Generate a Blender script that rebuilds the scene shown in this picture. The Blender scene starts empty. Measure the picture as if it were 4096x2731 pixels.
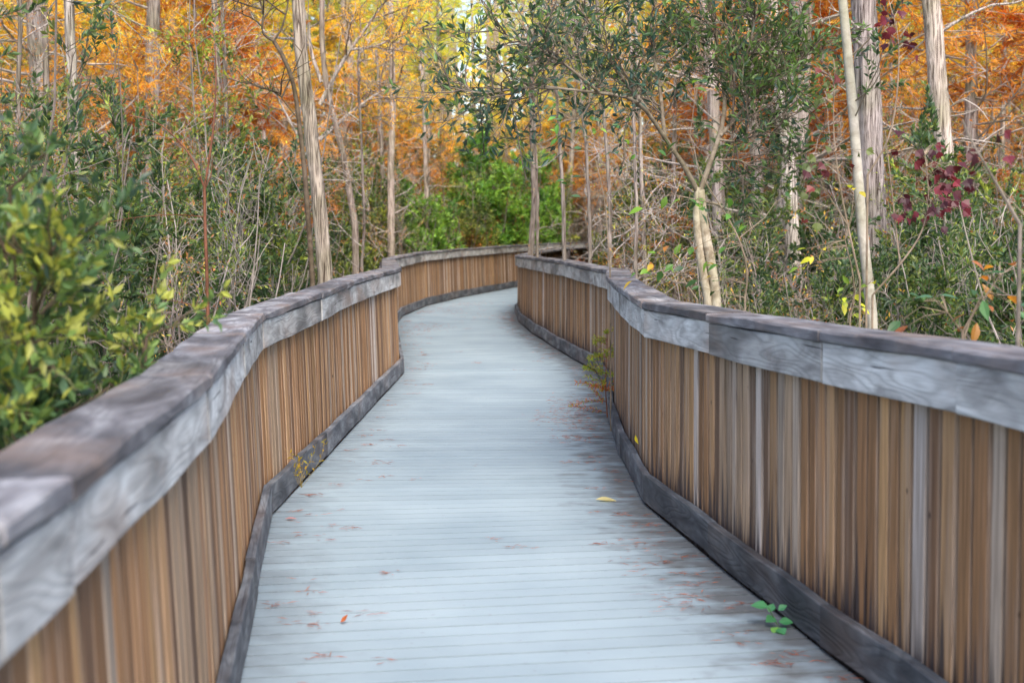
import bpy, math, random
import numpy as np
from mathutils import Matrix, Vector

# ------------------------------------------------------------------ camera
SRC_F, CX, CY, EYE = 5689.0, 2048.0, 1365.5, 1.4
PITCH = math.atan(430.5 / SRC_F); ROLL = math.radians(0.6)
Fw = np.array([0, math.cos(PITCH), -math.sin(PITCH)])
R0 = np.array([1.0, 0, 0]); U0 = np.array([0, math.sin(PITCH), math.cos(PITCH)])
Rt = math.cos(ROLL) * R0 - math.sin(ROLL) * U0
Up = math.sin(ROLL) * R0 + math.cos(ROLL) * U0
def at(X, Y, d):
    """point at forward distance d seen in direction X, Y of the photograph"""
    r = Fw + Rt * (X - CX) / SRC_F - Up * (Y - CY) / SRC_F
    return np.array([0, 0, EYE]) + r * d / r[1]

scene = bpy.context.scene
C = scene.collection
cam_d = bpy.data.cameras.new('camera'); cam = bpy.data.objects.new('camera', cam_d); C.objects.link(cam)
cam_d.sensor_width = 36; cam_d.lens = 36 * SRC_F / 4096
cam_d.clip_end = 500; cam_d.clip_start = 0.05
m = Matrix.Identity(4)
for i in range(3):
    m[i][0] = Rt[i]; m[i][1] = Up[i]; m[i][2] = -Fw[i]
m[2][3] = EYE
cam.matrix_world = m
cam_d.dof.use_dof = True; cam_d.dof.focus_distance = 8.6; cam_d.dof.aperture_fstop = 3.5
scene.camera = cam

# ------------------------------------------------------------------ light
SUN_EL, SUN_AZ = math.radians(50), math.radians(165)   # azimuth from +Y clockwise
w = bpy.data.worlds.new('World'); scene.world = w; w.use_nodes = True
nt = w.node_tree; bg = nt.nodes['Background']
sky = nt.nodes.new('ShaderNodeTexSky'); sky.sky_type = 'NISHITA'; sky.sun_disc = False
sky.sun_elevation = SUN_EL; sky.sun_rotation = SUN_AZ; sky.air_density = 1.0; sky.dust_density = 3.0; sky.ozone_density = 1.0
nt.links.new(sky.outputs[0], bg.inputs[0]); bg.inputs[1].default_value = 0.15
sd = bpy.data.lights.new('sun', 'SUN'); sd.energy = 1.5; sd.angle = math.radians(38); sd.color = (1, .93, .83)
sun = bpy.data.objects.new('sun', sd); C.objects.link(sun)
sdir = Vector((math.sin(SUN_AZ) * math.cos(SUN_EL), math.cos(SUN_AZ) * math.cos(SUN_EL), math.sin(SUN_EL)))
sun.rotation_euler = sdir.to_track_quat('Z', 'Y').to_euler(); sun.location = (0, 0, 30)
scene.view_settings.view_transform = 'Standard'; scene.view_settings.look = 'None'
scene.view_settings.gamma = 1; scene.view_settings.exposure = 1.36
scene.cycles.max_bounces = 6; scene.cycles.diffuse_bounces = 3; scene.cycles.transmission_bounces = 3
scene.cycles.sample_clamp_indirect = 6; scene.cycles.use_denoising = True

rng = np.random.default_rng(7)
random.seed(7)
GROUND = -0.9

# ------------------------------------------------------------------ object helpers
def link(o, parent=None):
    C.objects.link(o)
    if parent is not None: o.parent = parent
    return o
def tag(o, label=None, cat=None, group=None, kind=None):
    if label: o['label'] = label
    if cat: o['category'] = cat
    if group: o['group'] = group
    if kind: o['kind'] = kind
    return o
def empty(name, loc, label=None, cat=None, group=None):
    o = bpy.data.objects.new(name, None); link(o); o.location = loc; o.empty_display_size = .3
    return tag(o, label, cat, group)
def dup(root, loc, rz=0, sc=1.0, label=None, group=None, tilt=(0, 0)):
    r = root.copy(); C.objects.link(r); r.location = loc
    r.rotation_euler = (tilt[0], tilt[1], rz); r.scale = (sc, sc, sc)
    if label: r['label'] = label
    if group: r['group'] = group
    for ch in list(root.children):
        c = ch.copy(); C.objects.link(c); c.parent = r
        for g in list(ch.children):
            d = g.copy(); C.objects.link(d); d.parent = c
    return r

class Geo:
    """collects quads (arrays) with a colour per vertex"""
    def __init__(s): s.v = []; s.f = []; s.c = []; s.u = []; s.n = 0
    def add(s, v, f, c, uv=None):
        v = np.asarray(v, float).reshape(-1, 3); f = np.asarray(f, int).reshape(-1, 4)
        c = np.asarray(c, float)
        if c.ndim == 1: c = np.tile(c, (len(v), 1))
        s.v.append(v); s.f.append(f + s.n); s.c.append(c[:, :3])
        s.u.append(np.zeros((len(v), 2)) if uv is None else np.asarray(uv, float).reshape(-1, 2))
        s.n += len(v)
    def build(s, name, mat, parent=None, smooth=False, origin=None):
        me = bpy.data.meshes.new(name)
        v = np.concatenate(s.v); f = np.concatenate(s.f); c = np.concatenate(s.c); u = np.concatenate(s.u)
        if origin is not None: v = v - np.asarray(origin)
        me.vertices.add(len(v)); me.vertices.foreach_set('co', v.astype(np.float32).ravel())
        me.loops.add(len(f) * 4); me.loops.foreach_set('vertex_index', f.astype(np.int32).ravel())
        me.polygons.add(len(f)); me.polygons.foreach_set('loop_start', np.arange(0, len(f) * 4, 4, dtype=np.int32))
        me.polygons.foreach_set('loop_total', np.full(len(f), 4, dtype=np.int32))
        me.polygons.foreach_set('use_smooth', np.full(len(f), bool(smooth)))
        a = me.attributes.new('tone', 'FLOAT_COLOR', 'POINT')
        a.data.foreach_set('color', np.concatenate([c, np.ones((len(c), 1))], 1).astype(np.float32).ravel())
        ul = me.uv_layers.new(name='UVMap')
        ul.data.foreach_set('uv', u[f.ravel()].astype(np.float32).ravel())
        me.update(calc_edges=True); me.validate()
        me.materials.append(mat)
        o = bpy.data.objects.new(name, me); link(o, parent)
        if origin is not None and parent is None: o.location = origin
        return o

def norm(a): return a / np.maximum(np.linalg.norm(a, axis=-1, keepdims=True), 1e-9)

def tubes(geo, pts, r0, r1, col, sides=4, power=1.0, ridge=0.0):
    """pts (P,K,3), radius from r0 (P) to r1 (P)"""
    pts = np.asarray(pts, float)
    if pts.ndim == 2: pts = pts[None]
    P, K, _ = pts.shape
    r0 = np.broadcast_to(np.asarray(r0, float), (P,)); r1 = np.broadcast_to(np.asarray(r1, float), (P,))
    t = np.linspace(0, 1, K)[None] ** power
    r = r0[:, None] * (1 - t) + r1[:, None] * t
    tan = norm(np.gradient(pts, axis=1))
    ref = np.where(np.abs(tan[:, :1, 2:3]) > .8, np.array([1., 0, 0]), np.array([0., 0, 1]))
    a = norm(np.cross(tan, ref)); b = np.cross(tan, a)
    ang = np.arange(sides) * 2 * math.pi / sides
    rr = r[:, :, None]
    if ridge:
        ph = rng.uniform(0, 6.28, (P, 1, 6)); k = np.array([2, 3, 5, 7, 9, 11])
        tw = np.linspace(0, 1, K)[None, :, None] * rng.uniform(-2, 2, (P, 1, 6))
        m_ = sum(np.sin(k[i] * ang[None, None, :] + ph[:, :, i:i + 1] + tw[:, :, i:i + 1]) for i in range(6)) / 3
        rr = rr * (1 + ridge * m_ + ridge * .35 * rng.normal(size=(P, K, sides)))
    ring = pts[:, :, None, :] + rr[..., None] * (np.cos(ang)[None, None, :, None] * a[:, :, None, :] + np.sin(ang)[None, None, :, None] * b[:, :, None, :])
    idx = np.arange(P * K * sides).reshape(P, K, sides)
    i0 = idx[:, :-1]; i1 = idx[:, 1:]
    f = np.stack([i0, np.roll(i0, -1, 2), np.roll(i1, -1, 2), i1], -1).reshape(-1, 4)
    col = np.asarray(col, float)
    if col.ndim == 2: col = np.repeat(col, K * sides, 0)
    geo.add(ring.reshape(-1, 3), f, col)

def grow(start, dirn, length, K=5, wander=.15, lift=0.0):
    start = np.asarray(start, float).reshape(-1, 3); P = len(start)
    d = norm(np.asarray(dirn, float).reshape(-1, 3) * np.ones((P, 1)))
    step = np.broadcast_to(np.asarray(length, float), (P,))[:, None] / (K - 1)
    out = np.empty((P, K, 3)); out[:, 0] = start
    for k in range(1, K):
        d = d + rng.normal(size=(P, 3)) * wander
        d[:, 2] += lift
        d = norm(d); out[:, k] = out[:, k - 1] + d * step
    return out

def spawn(pts, n, t0=.2, t1=1.0, a0=30, a1=70, up=0.0):
    P, K, _ = pts.shape
    ln = np.linalg.norm(pts[:, -1] - pts[:, 0], axis=1); i = rng.choice(P, n, p=ln / ln.sum())
    t = rng.uniform(t0, t1, n) * (K - 1); k = np.minimum(t.astype(int), K - 2); fr = (t - k)[:, None]
    A = pts[i, k]; B = pts[i, k + 1]; pos = A * (1 - fr) + B * fr; tan = norm(B - A)
    perp = norm(np.cross(tan, rng.normal(size=(n, 3)))); perp[:, 2] += up; perp = norm(perp)
    an = np.radians(rng.uniform(a0, a1, n))[:, None]
    return pos, norm(np.cos(an) * tan + np.sin(an) * perp), i, t / (K - 1)

def leaf_quads(geo, base, d, L, W, col, fold=.15, flat=.6, droop=0.0):
    """diamond leaf, four vertices, slightly folded"""
    n = len(base); d = norm(d); d[:, 2] -= droop; d = norm(d)
    L = np.broadcast_to(L, (n,))[:, None]; W = np.broadcast_to(W, (n,))[:, None]
    nrm = rng.normal(size=(n, 3)) * (1 - flat); nrm[:, 2] += flat
    side = norm(np.cross(d, nrm)); up = np.cross(side, d)
    m0 = base + d * L * .48 + up * L * fold
    v = np.stack([base, m0 + side * W * .5, base + d * L, m0 - side * W * .5], 1)
    geo.add(v.reshape(-1, 3), np.arange(n * 4).reshape(-1, 4), np.repeat(col, 4, 0))

def mix(cols, n, jit=.18, pos=None, scale=1.2, wts=None):
    cols = np.asarray(cols, float)
    if pos is None: k = rng.choice(len(cols), n, p=wts)
    else:
        ph = rng.uniform(0, 6.28, 3)
        v = (np.sin(pos[:, 0] * scale * 2.1 + ph[0]) + np.sin(pos[:, 1] * scale * 2.7 + ph[1]) + np.sin(pos[:, 2] * scale * 3.3 + ph[2])) / 6 + .5
        k = np.clip(((v + rng.normal(size=n) * .22) * len(cols)).astype(int), 0, len(cols) - 1)
    return np.clip(cols[k] * (1 + rng.normal(size=(n, 1)) * jit), .004, .9)

# ------------------------------------------------------------------ materials
def new_mat(name):
    mt = bpy.data.materials.new(name); mt.use_nodes = True
    nt = mt.node_tree; return mt, nt, nt.nodes, nt.links, nt.nodes['Principled BSDF']
def nd(N, t, **k):
    n = N.new(t)
    for a, v in k.items(): setattr(n, a, v)
    return n
def ramp(N, stops, interp='LINEAR'):
    r = N.new('ShaderNodeValToRGB'); r.color_ramp.interpolation = interp
    e = r.color_ramp.elements
    while len(e) < len(stops): e.new(.5)
    for i, (p_, c_) in enumerate(stops):
        e[i].position = p_; e[i].color = (*c_, 1) if len(c_) == 3 else c_
    return r
def mixc(N, Lk, fac, a, b, mode='MIX'):
    x = N.new('ShaderNodeMix'); x.data_type = 'RGBA'; x.blend_type = mode
    for s_, v in ((x.inputs[0], fac), (x.inputs[6], a), (x.inputs[7], b)):
        if hasattr(v, 'links'): Lk.new(v, s_)
        else: s_.default_value = v if not isinstance(v, tuple) else ((*v, 1) if len(v) == 3 else v)
    return x.outputs[2]
def mth(N, Lk, op, a, b=0.0, c=None, clamp=False):
    x = N.new('ShaderNodeMath'); x.operation = op; x.use_clamp = clamp
    for i, v in enumerate((a, b) if c is None else (a, b, c)):
        if hasattr(v, 'links'): Lk.new(v, x.inputs[i])
        else: x.inputs[i].default_value = v
    return x.outputs[0]

def leaf_mat(name, rough=.45, trans=.35, gain=1.0, spec=.5):
    mt, nt, N, Lk, bs = new_mat(name)
    a = nd(N, 'ShaderNodeAttribute', attribute_name='tone')
    Lk.new(a.outputs['Color'], bs.inputs['Base Color'])
    bs.inputs['Roughness'].default_value = rough; bs.inputs['Specular IOR Level'].default_value = spec
    tr = N.new('ShaderNodeBsdfTranslucent'); ms = N.new('ShaderNodeMixShader'); ms.inputs[0].default_value = trans
    g = mixc(N, Lk, 1.0, a.outputs['Color'], (gain * 1.5, gain * 1.35, gain * .8), 'MULTIPLY')
    Lk.new(g, tr.inputs[0]); Lk.new(bs.outputs[0], ms.inputs[1]); Lk.new(tr.outputs[0], ms.inputs[2])
    Lk.new(ms.outputs[0], N['Material Output'].inputs[0])
    return mt
M_LEAF = leaf_mat('glossy_leaf', .45, .36, 1.3, .5)
M_NEEDLE = leaf_mat('feathery_leaf', .7, .45, 1.1, .2)

def bark_mat(name, light, dark, sx=26, sz=1.6, bump=.6, lo=.38, hi=.62):
    mt, nt, N, Lk, bs = new_mat(name)
    tc = N.new('ShaderNodeTexCoord'); mp = N.new('ShaderNodeMapping'); mp.inputs['Scale'].default_value = (sx, sx, sz)
    Lk.new(tc.outputs['Object'], mp.inputs[0])
    n1 = nd(N, 'ShaderNodeTexNoise'); n1.inputs['Scale'].default_value = 1; n1.inputs['Detail'].default_value = 8; n1.inputs['Roughness'].default_value = .65; n1.inputs['Distortion'].default_value = .9
    Lk.new(mp.outputs[0], n1.inputs[0])
    n2 = nd(N, 'ShaderNodeTexNoise'); n2.inputs['Scale'].default_value = 2.3; n2.inputs['Detail'].default_value = 3
    Lk.new(tc.outputs['Object'], n2.inputs[0])
    r = ramp(N, [(lo, dark), ((lo + hi) / 2, tuple((a + b) / 2 for a, b in zip(light, dark))), (hi, light)])
    Lk.new(n1.outputs[0], r.inputs[0])
    att = nd(N, 'ShaderNodeAttribute', attribute_name='tone')
    c = mixc(N, Lk, 1.0, r.outputs[0], att.outputs['Color'], 'MULTIPLY')
    r2 = ramp(N, [(.45, (1, 1, 1)), (.68, (.62, .66, .52))]); Lk.new(n2.outputs[0], r2.inputs[0])
    c = mixc(N, Lk, 1.0, c, r2.outputs[0], 'MULTIPLY')
    Lk.new(c, bs.inputs['Base Color']); bs.inputs['Roughness'].default_value = .85; bs.inputs['Specular IOR Level'].default_value = .2
    b = N.new('ShaderNodeBump'); b.inputs['Strength'].default_value = bump; b.inputs['Distance'].default_value = .02
    Lk.new(n1.outputs[0], b.inputs['Height']); Lk.new(b.outputs[0], bs.inputs['Normal'])
    return mt
M_CYP = bark_mat('shaggy_bark', (.54, .48, .44), (.07, .05, .04), 46, 2.6, 1.0, .38, .56)
M_CYP_FAR = bark_mat('pale_bark', (.54, .48, .45), (.13, .10, .085), 34, 3.0, .6, .38, .6)
M_SMOOTH = bark_mat('smooth_bark', (.52, .46, .36), (.25, .2, .14), 14, 14, .2)
M_PALE = bark_mat('pale_smooth_bark', (.60, .57, .51), (.40, .37, .32), 12, 16, .15, .36, .62)
M_TWIG = bark_mat('twig_bark', (.9, .9, .9), (.5, .5, .5), 8, 8, .0)

def weathered(name, base, dark, light, brown=0.0, ring=18.0, lines=.8, stain=.5):
    """weathered grey board; UV.x runs along the board in metres, UV.y across"""
    mt, nt, N, Lk, bs = new_mat(name)
    uv = N.new('ShaderNodeUVMap'); oi = N.new('ShaderNodeObjectInfo')
    sh = N.new('ShaderNodeVectorMath'); sh.operation = 'ADD'
    cmb = N.new('ShaderNodeCombineXYZ')
    att = nd(N, 'ShaderNodeAttribute', attribute_name='tone')
    sep = N.new('ShaderNodeSeparateColor'); Lk.new(att.outputs['Color'], sep.inputs[0])
    Lk.new(mth(N, Lk, 'MULTIPLY', sep.outputs[1], 37.0), cmb.inputs[0]); Lk.new(mth(N, Lk, 'MULTIPLY', sep.outputs[1], 11.0), cmb.inputs[1])
    Lk.new(uv.outputs[0], sh.inputs[0]); Lk.new(cmb.outputs[0], sh.inputs[1])
    def noise(sx, sy, det=4, dist=0.0, rough=.55):
        mp = N.new('ShaderNodeMapping'); mp.inputs['Scale'].default_value = (sx, sy, 1); Lk.new(sh.outputs[0], mp.inputs[0])
        n = N.new('ShaderNodeTexNoise'); n.inputs['Scale'].default_value = 1; n.inputs['Detail'].default_value = det
        n.inputs['Distortion'].default_value = dist; n.inputs['Roughness'].default_value = rough
        Lk.new(mp.outputs[0], n.inputs[0]); return n.outputs[0]
    big = noise(.8, 4.5, 2)
    sepuv = N.new('ShaderNodeSeparateXYZ'); Lk.new(sh.outputs[0], sepuv.inputs[0])
    # cathedral growth rings: contour lines of a smooth stretched noise
    arg = mth(N, Lk, 'ADD', mth(N, Lk, 'MULTIPLY', big, ring * 9.0), mth(N, Lk, 'MULTIPLY', sepuv.outputs[1], 60.0))
    rings = mth(N, Lk, 'MULTIPLY_ADD', mth(N, Lk, 'SINE', arg), .5, .5)
    rings = mth(N, Lk, 'POWER', rings, 2.2)
    fine = noise(6, 260, 3)
    blot = noise(3.0, 9.0, 5, .6)
    blot2 = noise(.9, 2.0, 3)
    c0 = ramp(N, [(.3, dark), (.5, base), (.72, light)]); Lk.new(blot, c0.inputs[0])
    c = mixc(N, Lk, mth(N, Lk, 'MULTIPLY', rings, lines * .55), c0.outputs[0], tuple(x * .42 for x in base))
    c = mixc(N, Lk, mth(N, Lk, 'MULTIPLY', ramp_out(N, Lk, fine, .45, .7), .35), c, tuple(x * .5 for x in dark))
    c = mixc(N, Lk, mth(N, Lk, 'MULTIPLY', ramp_out(N, Lk, blot2, .52, .62), stain), c, tuple(x * .35 for x in dark))
    if brown: c = mixc(N, Lk, mth(N, Lk, 'MULTIPLY', ramp_out(N, Lk, noise(1.5, 3), .5, .7), brown), c, (.33, .22, .16))
    # knots
    vo = N.new('ShaderNodeTexVoronoi'); vo.inputs['Scale'].default_value = 1; mp = N.new('ShaderNodeMapping'); mp.inputs['Scale'].default_value = (2.1, 7, 1)
    Lk.new(sh.outputs[0], mp.inputs[0]); Lk.new(mp.outputs[0], vo.inputs[0])
    kn = mth(N, Lk, 'LESS_THAN', vo.outputs['Distance'], .045)
    c = mixc(N, Lk, mth(N, Lk, 'MULTIPLY', kn, .6), c, (.06, .05, .045))
    # cracks
    cr = noise(1.6, 48, 2, .4); crk = ramp_out(N, Lk, cr, .685, .71)
    c = mixc(N, Lk, mth(N, Lk, 'MULTIPLY', crk, .8), c, (.035, .03, .035))
    tn = mth(N, Lk, 'MULTIPLY_ADD', sep.outputs[0], 1.0, 0.0)
    cc = N.new('ShaderNodeCombineColor')
    for i in range(3): Lk.new(tn, cc.inputs[i])
    c = mixc(N, Lk, 1.0, c, cc.outputs[0], 'MULTIPLY')
    Lk.new(c, bs.inputs['Base Color']); bs.inputs['Roughness'].default_value = .72; bs.inputs['Specular IOR Level'].default_value = .3
    b = N.new('ShaderNodeBump'); b.inputs['Strength'].default_value = .5; b.inputs['Distance'].default_value = .004
    hgt = mth(N, Lk, 'SUBTRACT', mth(N, Lk, 'ADD', mth(N, Lk, 'MULTIPLY', fine, .5), mth(N, Lk, 'MULTIPLY', rings, -.5)), mth(N, Lk, 'MULTIPLY', crk, 1.5))
    Lk.new(hgt, b.inputs['Height']); Lk.new(b.outputs[0], bs.inputs['Normal'])
    return mt
def ramp_out(N, Lk, v, a, b):
    x = N.new('ShaderNodeMapRange'); x.inputs['From Min'].default_value = a; x.inputs['From Max'].default_value = b; x.clamp = True
    Lk.new(v, x.inputs['Value']); return x.outputs[0]

M_CAP = weathered('cap_wood', (.165, .16, .175), (.06, .054, .06), (.36, .365, .385), .4, 10, .6, .6)
M_FASCIA = weathered('fascia_wood', (.47, .465, .455), (.20, .19, .185), (.70, .71, .70), .5, 14, .62, .6)
M_KICK = weathered('kick_wood', (.125, .135, .155), (.045, .05, .06), (.28, .30, .32), .2, 14, .6, .5)

def slat_mat():
    mt, nt, N, Lk, bs = new_mat('slat_wood')
    tc = N.new('ShaderNodeTexCoord'); uv = N.new('ShaderNodeUVMap')      # UV.y = height in metres, UV.x = slat seed + across
    att = nd(N, 'ShaderNodeAttribute', attribute_name='tone')
    def noise(sx, sy, det=4, dist=0.):
        mp = N.new('ShaderNodeMapping'); mp.inputs['Scale'].default_value = (sx, sy, 1); Lk.new(uv.outputs[0], mp.inputs[0])
        n = N.new('ShaderNodeTexNoise'); n.inputs['Scale'].default_value = 1; n.inputs['Detail'].default_value = det; n.inputs['Distortion'].default_value = dist
        Lk.new(mp.outputs[0], n.inputs[0]); return n.outputs[0]
    g1 = noise(110, 2.2, 4, .5); g2 = noise(14, 1.0, 3); g3 = noise(300, 5, 2)
    r = ramp(N, [(.3, (.62, .56, .52)), (.48, (1.05, 1.02, .98)), (.68, (1.5, 1.45, 1.42))]); Lk.new(g1, r.inputs[0])
    c = mixc(N, Lk, 1.0, att.outputs['Color'], r.outputs[0], 'MULTIPLY')
    # silver-grey weathering in streaks, mould stains at the foot
    c = mixc(N, Lk, mth(N, Lk, 'MULTIPLY', ramp_out(N, Lk, g2, .54, .7), .5), c, (.36, .29, .24))
    c = mixc(N, Lk, mth(N, Lk, 'MULTIPLY', ramp_out(N, Lk, g3, .58, .7), .5), c, (.06, .04, .03))
    sp = N.new('ShaderNodeSeparateXYZ'); Lk.new(uv.outputs[0], sp.inputs[0])
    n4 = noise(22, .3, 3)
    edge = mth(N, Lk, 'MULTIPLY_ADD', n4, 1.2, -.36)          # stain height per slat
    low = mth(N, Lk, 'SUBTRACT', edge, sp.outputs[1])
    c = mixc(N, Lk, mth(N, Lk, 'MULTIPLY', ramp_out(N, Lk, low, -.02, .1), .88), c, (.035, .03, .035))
    # knots
    vo = N.new('ShaderNodeTexVoronoi'); mp = N.new('ShaderNodeMapping'); mp.inputs['Scale'].default_value = (13, 9, 1)
    vo.inputs['Scale'].default_value = 1
    Lk.new(uv.outputs[0], mp.inputs[0]); Lk.new(mp.outputs[0], vo.inputs[0])
    vs = N.new('ShaderNodeSeparateColor'); Lk.new(vo.outputs['Color'], vs.inputs[0])
    kn = mth(N, Lk, 'MULTIPLY', ramp_out(N, Lk, vo.outputs['Distance'], .13, .07), mth(N, Lk, 'GREATER_THAN', vs.outputs[0], .9))
    c = mixc(N, Lk, mth(N, Lk, 'MULTIPLY', kn, .92), c, (.03, .016, .01))
    Lk.new(c, bs.inputs['Base Color']); bs.inputs['Roughness'].default_value = .75; bs.inputs['Specular IOR Level'].default_value = .25
    b = N.new('ShaderNodeBump'); b.inputs['Strength'].default_value = .4; b.inputs['Distance'].default_value = .003
    Lk.new(g1, b.inputs['Height']); Lk.new(b.outputs[0], bs.inputs['Normal'])
    return mt
M_SLAT = slat_mat()

def deck_mat():
    mt, nt, N, Lk, bs = new_mat('deck_boards')
    uv = N.new('ShaderNodeUVMap'); tc = N.new('ShaderNodeTexCoord')   # UV.x across the walk 0..1, UV.y metres along
    att = nd(N, 'ShaderNodeAttribute', attribute_name='tone')
    sp = N.new('ShaderNodeSeparateXYZ'); Lk.new(uv.outputs[0], sp.inputs[0])
    def noise(v, s, det=4, sc=(1, 1, 1)):
        mp = N.new('ShaderNodeMapping'); mp.inputs['Scale'].default_value = sc; Lk.new(v, mp.inputs[0])
        n = N.new('ShaderNodeTexNoise'); n.inputs['Scale'].default_value = s; n.inputs['Detail'].default_value = det
        Lk.new(mp.outputs[0], n.inputs[0]); return n.outputs[0]
    ob = tc.outputs['Object']
    base = ramp(N, [(.3, (.22, .285, .33)), (.7, (.285, .355, .40))]); Lk.new(noise(ob, 1.3, 4), base.inputs[0])
    c = mixc(N, Lk, 1.0, base.outputs[0], att.outputs['Color'], 'MULTIPLY')
    grain = noise(ob, 1, 3, (4, 60, 1))
    c = mixc(N, Lk, mth(N, Lk, 'MULTIPLY', ramp_out(N, Lk, grain, .5, .75), .15), c, (.24, .29, .34))
    # stronger patchy darkening along the right edge, weaker grime along the left
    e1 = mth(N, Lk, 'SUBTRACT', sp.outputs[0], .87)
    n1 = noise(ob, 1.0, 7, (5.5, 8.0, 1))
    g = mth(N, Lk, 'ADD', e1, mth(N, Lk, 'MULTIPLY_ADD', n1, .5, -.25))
    edge_dark = ramp_out(N, Lk, g, -.05, .11)
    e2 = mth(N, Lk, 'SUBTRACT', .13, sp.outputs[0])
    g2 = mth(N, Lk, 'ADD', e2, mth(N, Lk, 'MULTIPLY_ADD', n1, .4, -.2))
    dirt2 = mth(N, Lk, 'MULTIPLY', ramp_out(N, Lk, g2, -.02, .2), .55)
    dd = mth(N, Lk, 'MAXIMUM', edge_dark, dirt2)
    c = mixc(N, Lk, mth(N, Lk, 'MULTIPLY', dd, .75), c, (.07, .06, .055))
    spk = noise(ob, 38, 2); c = mixc(N, Lk, mth(N, Lk, 'MULTIPLY', ramp_out(N, Lk, spk, .66, .74), .35), c, (.2, .2, .22))
    Lk.new(c, bs.inputs['Base Color']); bs.inputs['Roughness'].default_value = .5; bs.inputs['Specular IOR Level'].default_value = .5
    b = N.new('ShaderNodeBump'); b.inputs['Strength'].default_value = .15; b.inputs['Distance'].default_value = .0008
    Lk.new(grain, b.inputs['Height']); Lk.new(b.outputs[0], bs.inputs['Normal'])
    bs.inputs['Roughness'].default_value = .8; bs.inputs['Specular IOR Level'].default_value = .25
    return mt
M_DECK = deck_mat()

def ground_mat():
    mt, nt, N, Lk, bs = new_mat('leaf_litter')
    tc = N.new('ShaderNodeTexCoord')
    n = N.new('ShaderNodeTexNoise'); n.inputs['Scale'].default_value = 3; n.inputs['Detail'].default_value = 8; Lk.new(tc.outputs['Object'], n.inputs[0])
    v = N.new('ShaderNodeTexVoronoi'); v.inputs['Scale'].default_value = 14; Lk.new(tc.outputs['Object'], v.inputs[0])
    r = ramp(N, [(.35, (.05, .045, .03)), (.5, (.16, .12, .075)), (.65, (.3, .23, .16))]); Lk.new(n.outputs[0], r.inputs[0])
    c = mixc(N, Lk, .5, r.outputs[0], v.outputs['Color'], 'MULTIPLY')
    Lk.new(c, bs.inputs['Base Color']); bs.inputs['Roughness'].default_value = .95
    return mt
M_GROUND = ground_mat()

# ------------------------------------------------------------------ ground
g = Geo(); n = 80
xs = np.sinh(np.linspace(-4.2, 4.2, n)) * 9; ys = np.sinh(np.linspace(-4.2, 4.2, n)) * 9 + 15
X, Y = np.meshgrid(xs, ys); Z = GROUND + .08 * np.sin(X * .8) * np.cos(Y * .6) + .05 * np.sin(X * 2.1 + Y)
idx = np.arange(n * n).reshape(n, n)
g.add(np.stack([X, Y, Z], -1), np.stack([idx[:-1, :-1], idx[:-1, 1:], idx[1:, 1:], idx[1:, :-1]], -1), (1, 1, 1))
tag(g.build('ground', M_GROUND, smooth=True), kind='structure')

# ------------------------------------------------------------------ boardwalk plan: (x, y, top z, lean of the top outward)
LEFT = [(-.50, -2.5, 1.05, .04), (-.55, .6, 1.05, .04), (-.615, 1.76, 1.045, .035), (-.645, 2.14, 1.04, .035), (-.765, 3.69, 1.04, .035), (-1.0, 5.45, 1.035, .03),
        (-1.21, 7.05, 1.02, .035), (-1.17, 8.9, 1.045, .02), (-1.15, 10.52, 1.07, .02), (-1.09, 14.31, 1.07, .03), (-1.42, 17.9, 1.06, .02), (-1.79, 22.0, 1.035, .02), (-1.87, 24.50, 1.03, .04),
        (-1.66, 28.05, 1.06, .02), (-1.09, 31.69, 1.075, .02), (.11, 37.30, 1.10, .04), (1.6, 42.0, 1.12, .03), (4.2, 48.0, 1.15, .03)]
RIGHT = [(1.42, -2.5, 1.09, .0), (1.36, .6, 1.09, .0), (1.32, 2.1, 1.09, .0), (1.235, 3.30, 1.09, .0), (1.165, 3.72, 1.09, .005), (1.02, 4.67, 1.075, .0), (.83, 6.0, 1.06, .0), (.67, 7.25, 1.045, .01),
         (.665, 8.8, 1.07, -.0), (.70, 10.36, 1.095, .0), (.84, 12.4, 1.08, .0), (.83, 14.34, 1.05, .01), (.60, 16.44, 1.08, .0), (.27, 19.98, 1.07, .02), (.10, 22.6, 1.05, .02), (.055, 25.24, 1.02, .02),
         (.35, 28.4, 1.03, .02), (1.1, 32.3, 1.05, .02), (2.5, 37.2, 1.08, .02), (4.2, 41.5, 1.1, .02)]

def densify(P, step):
    P = np.array(P)[:, :2]; out = []
    for a, b in zip(P[:-1], P[1:]):
        k = max(1, int(np.linalg.norm(b - a) / step))
        for i in range(k): out.append(a + (b - a) * i / k)
    out.append(P[-1]); return np.array(out)

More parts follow.
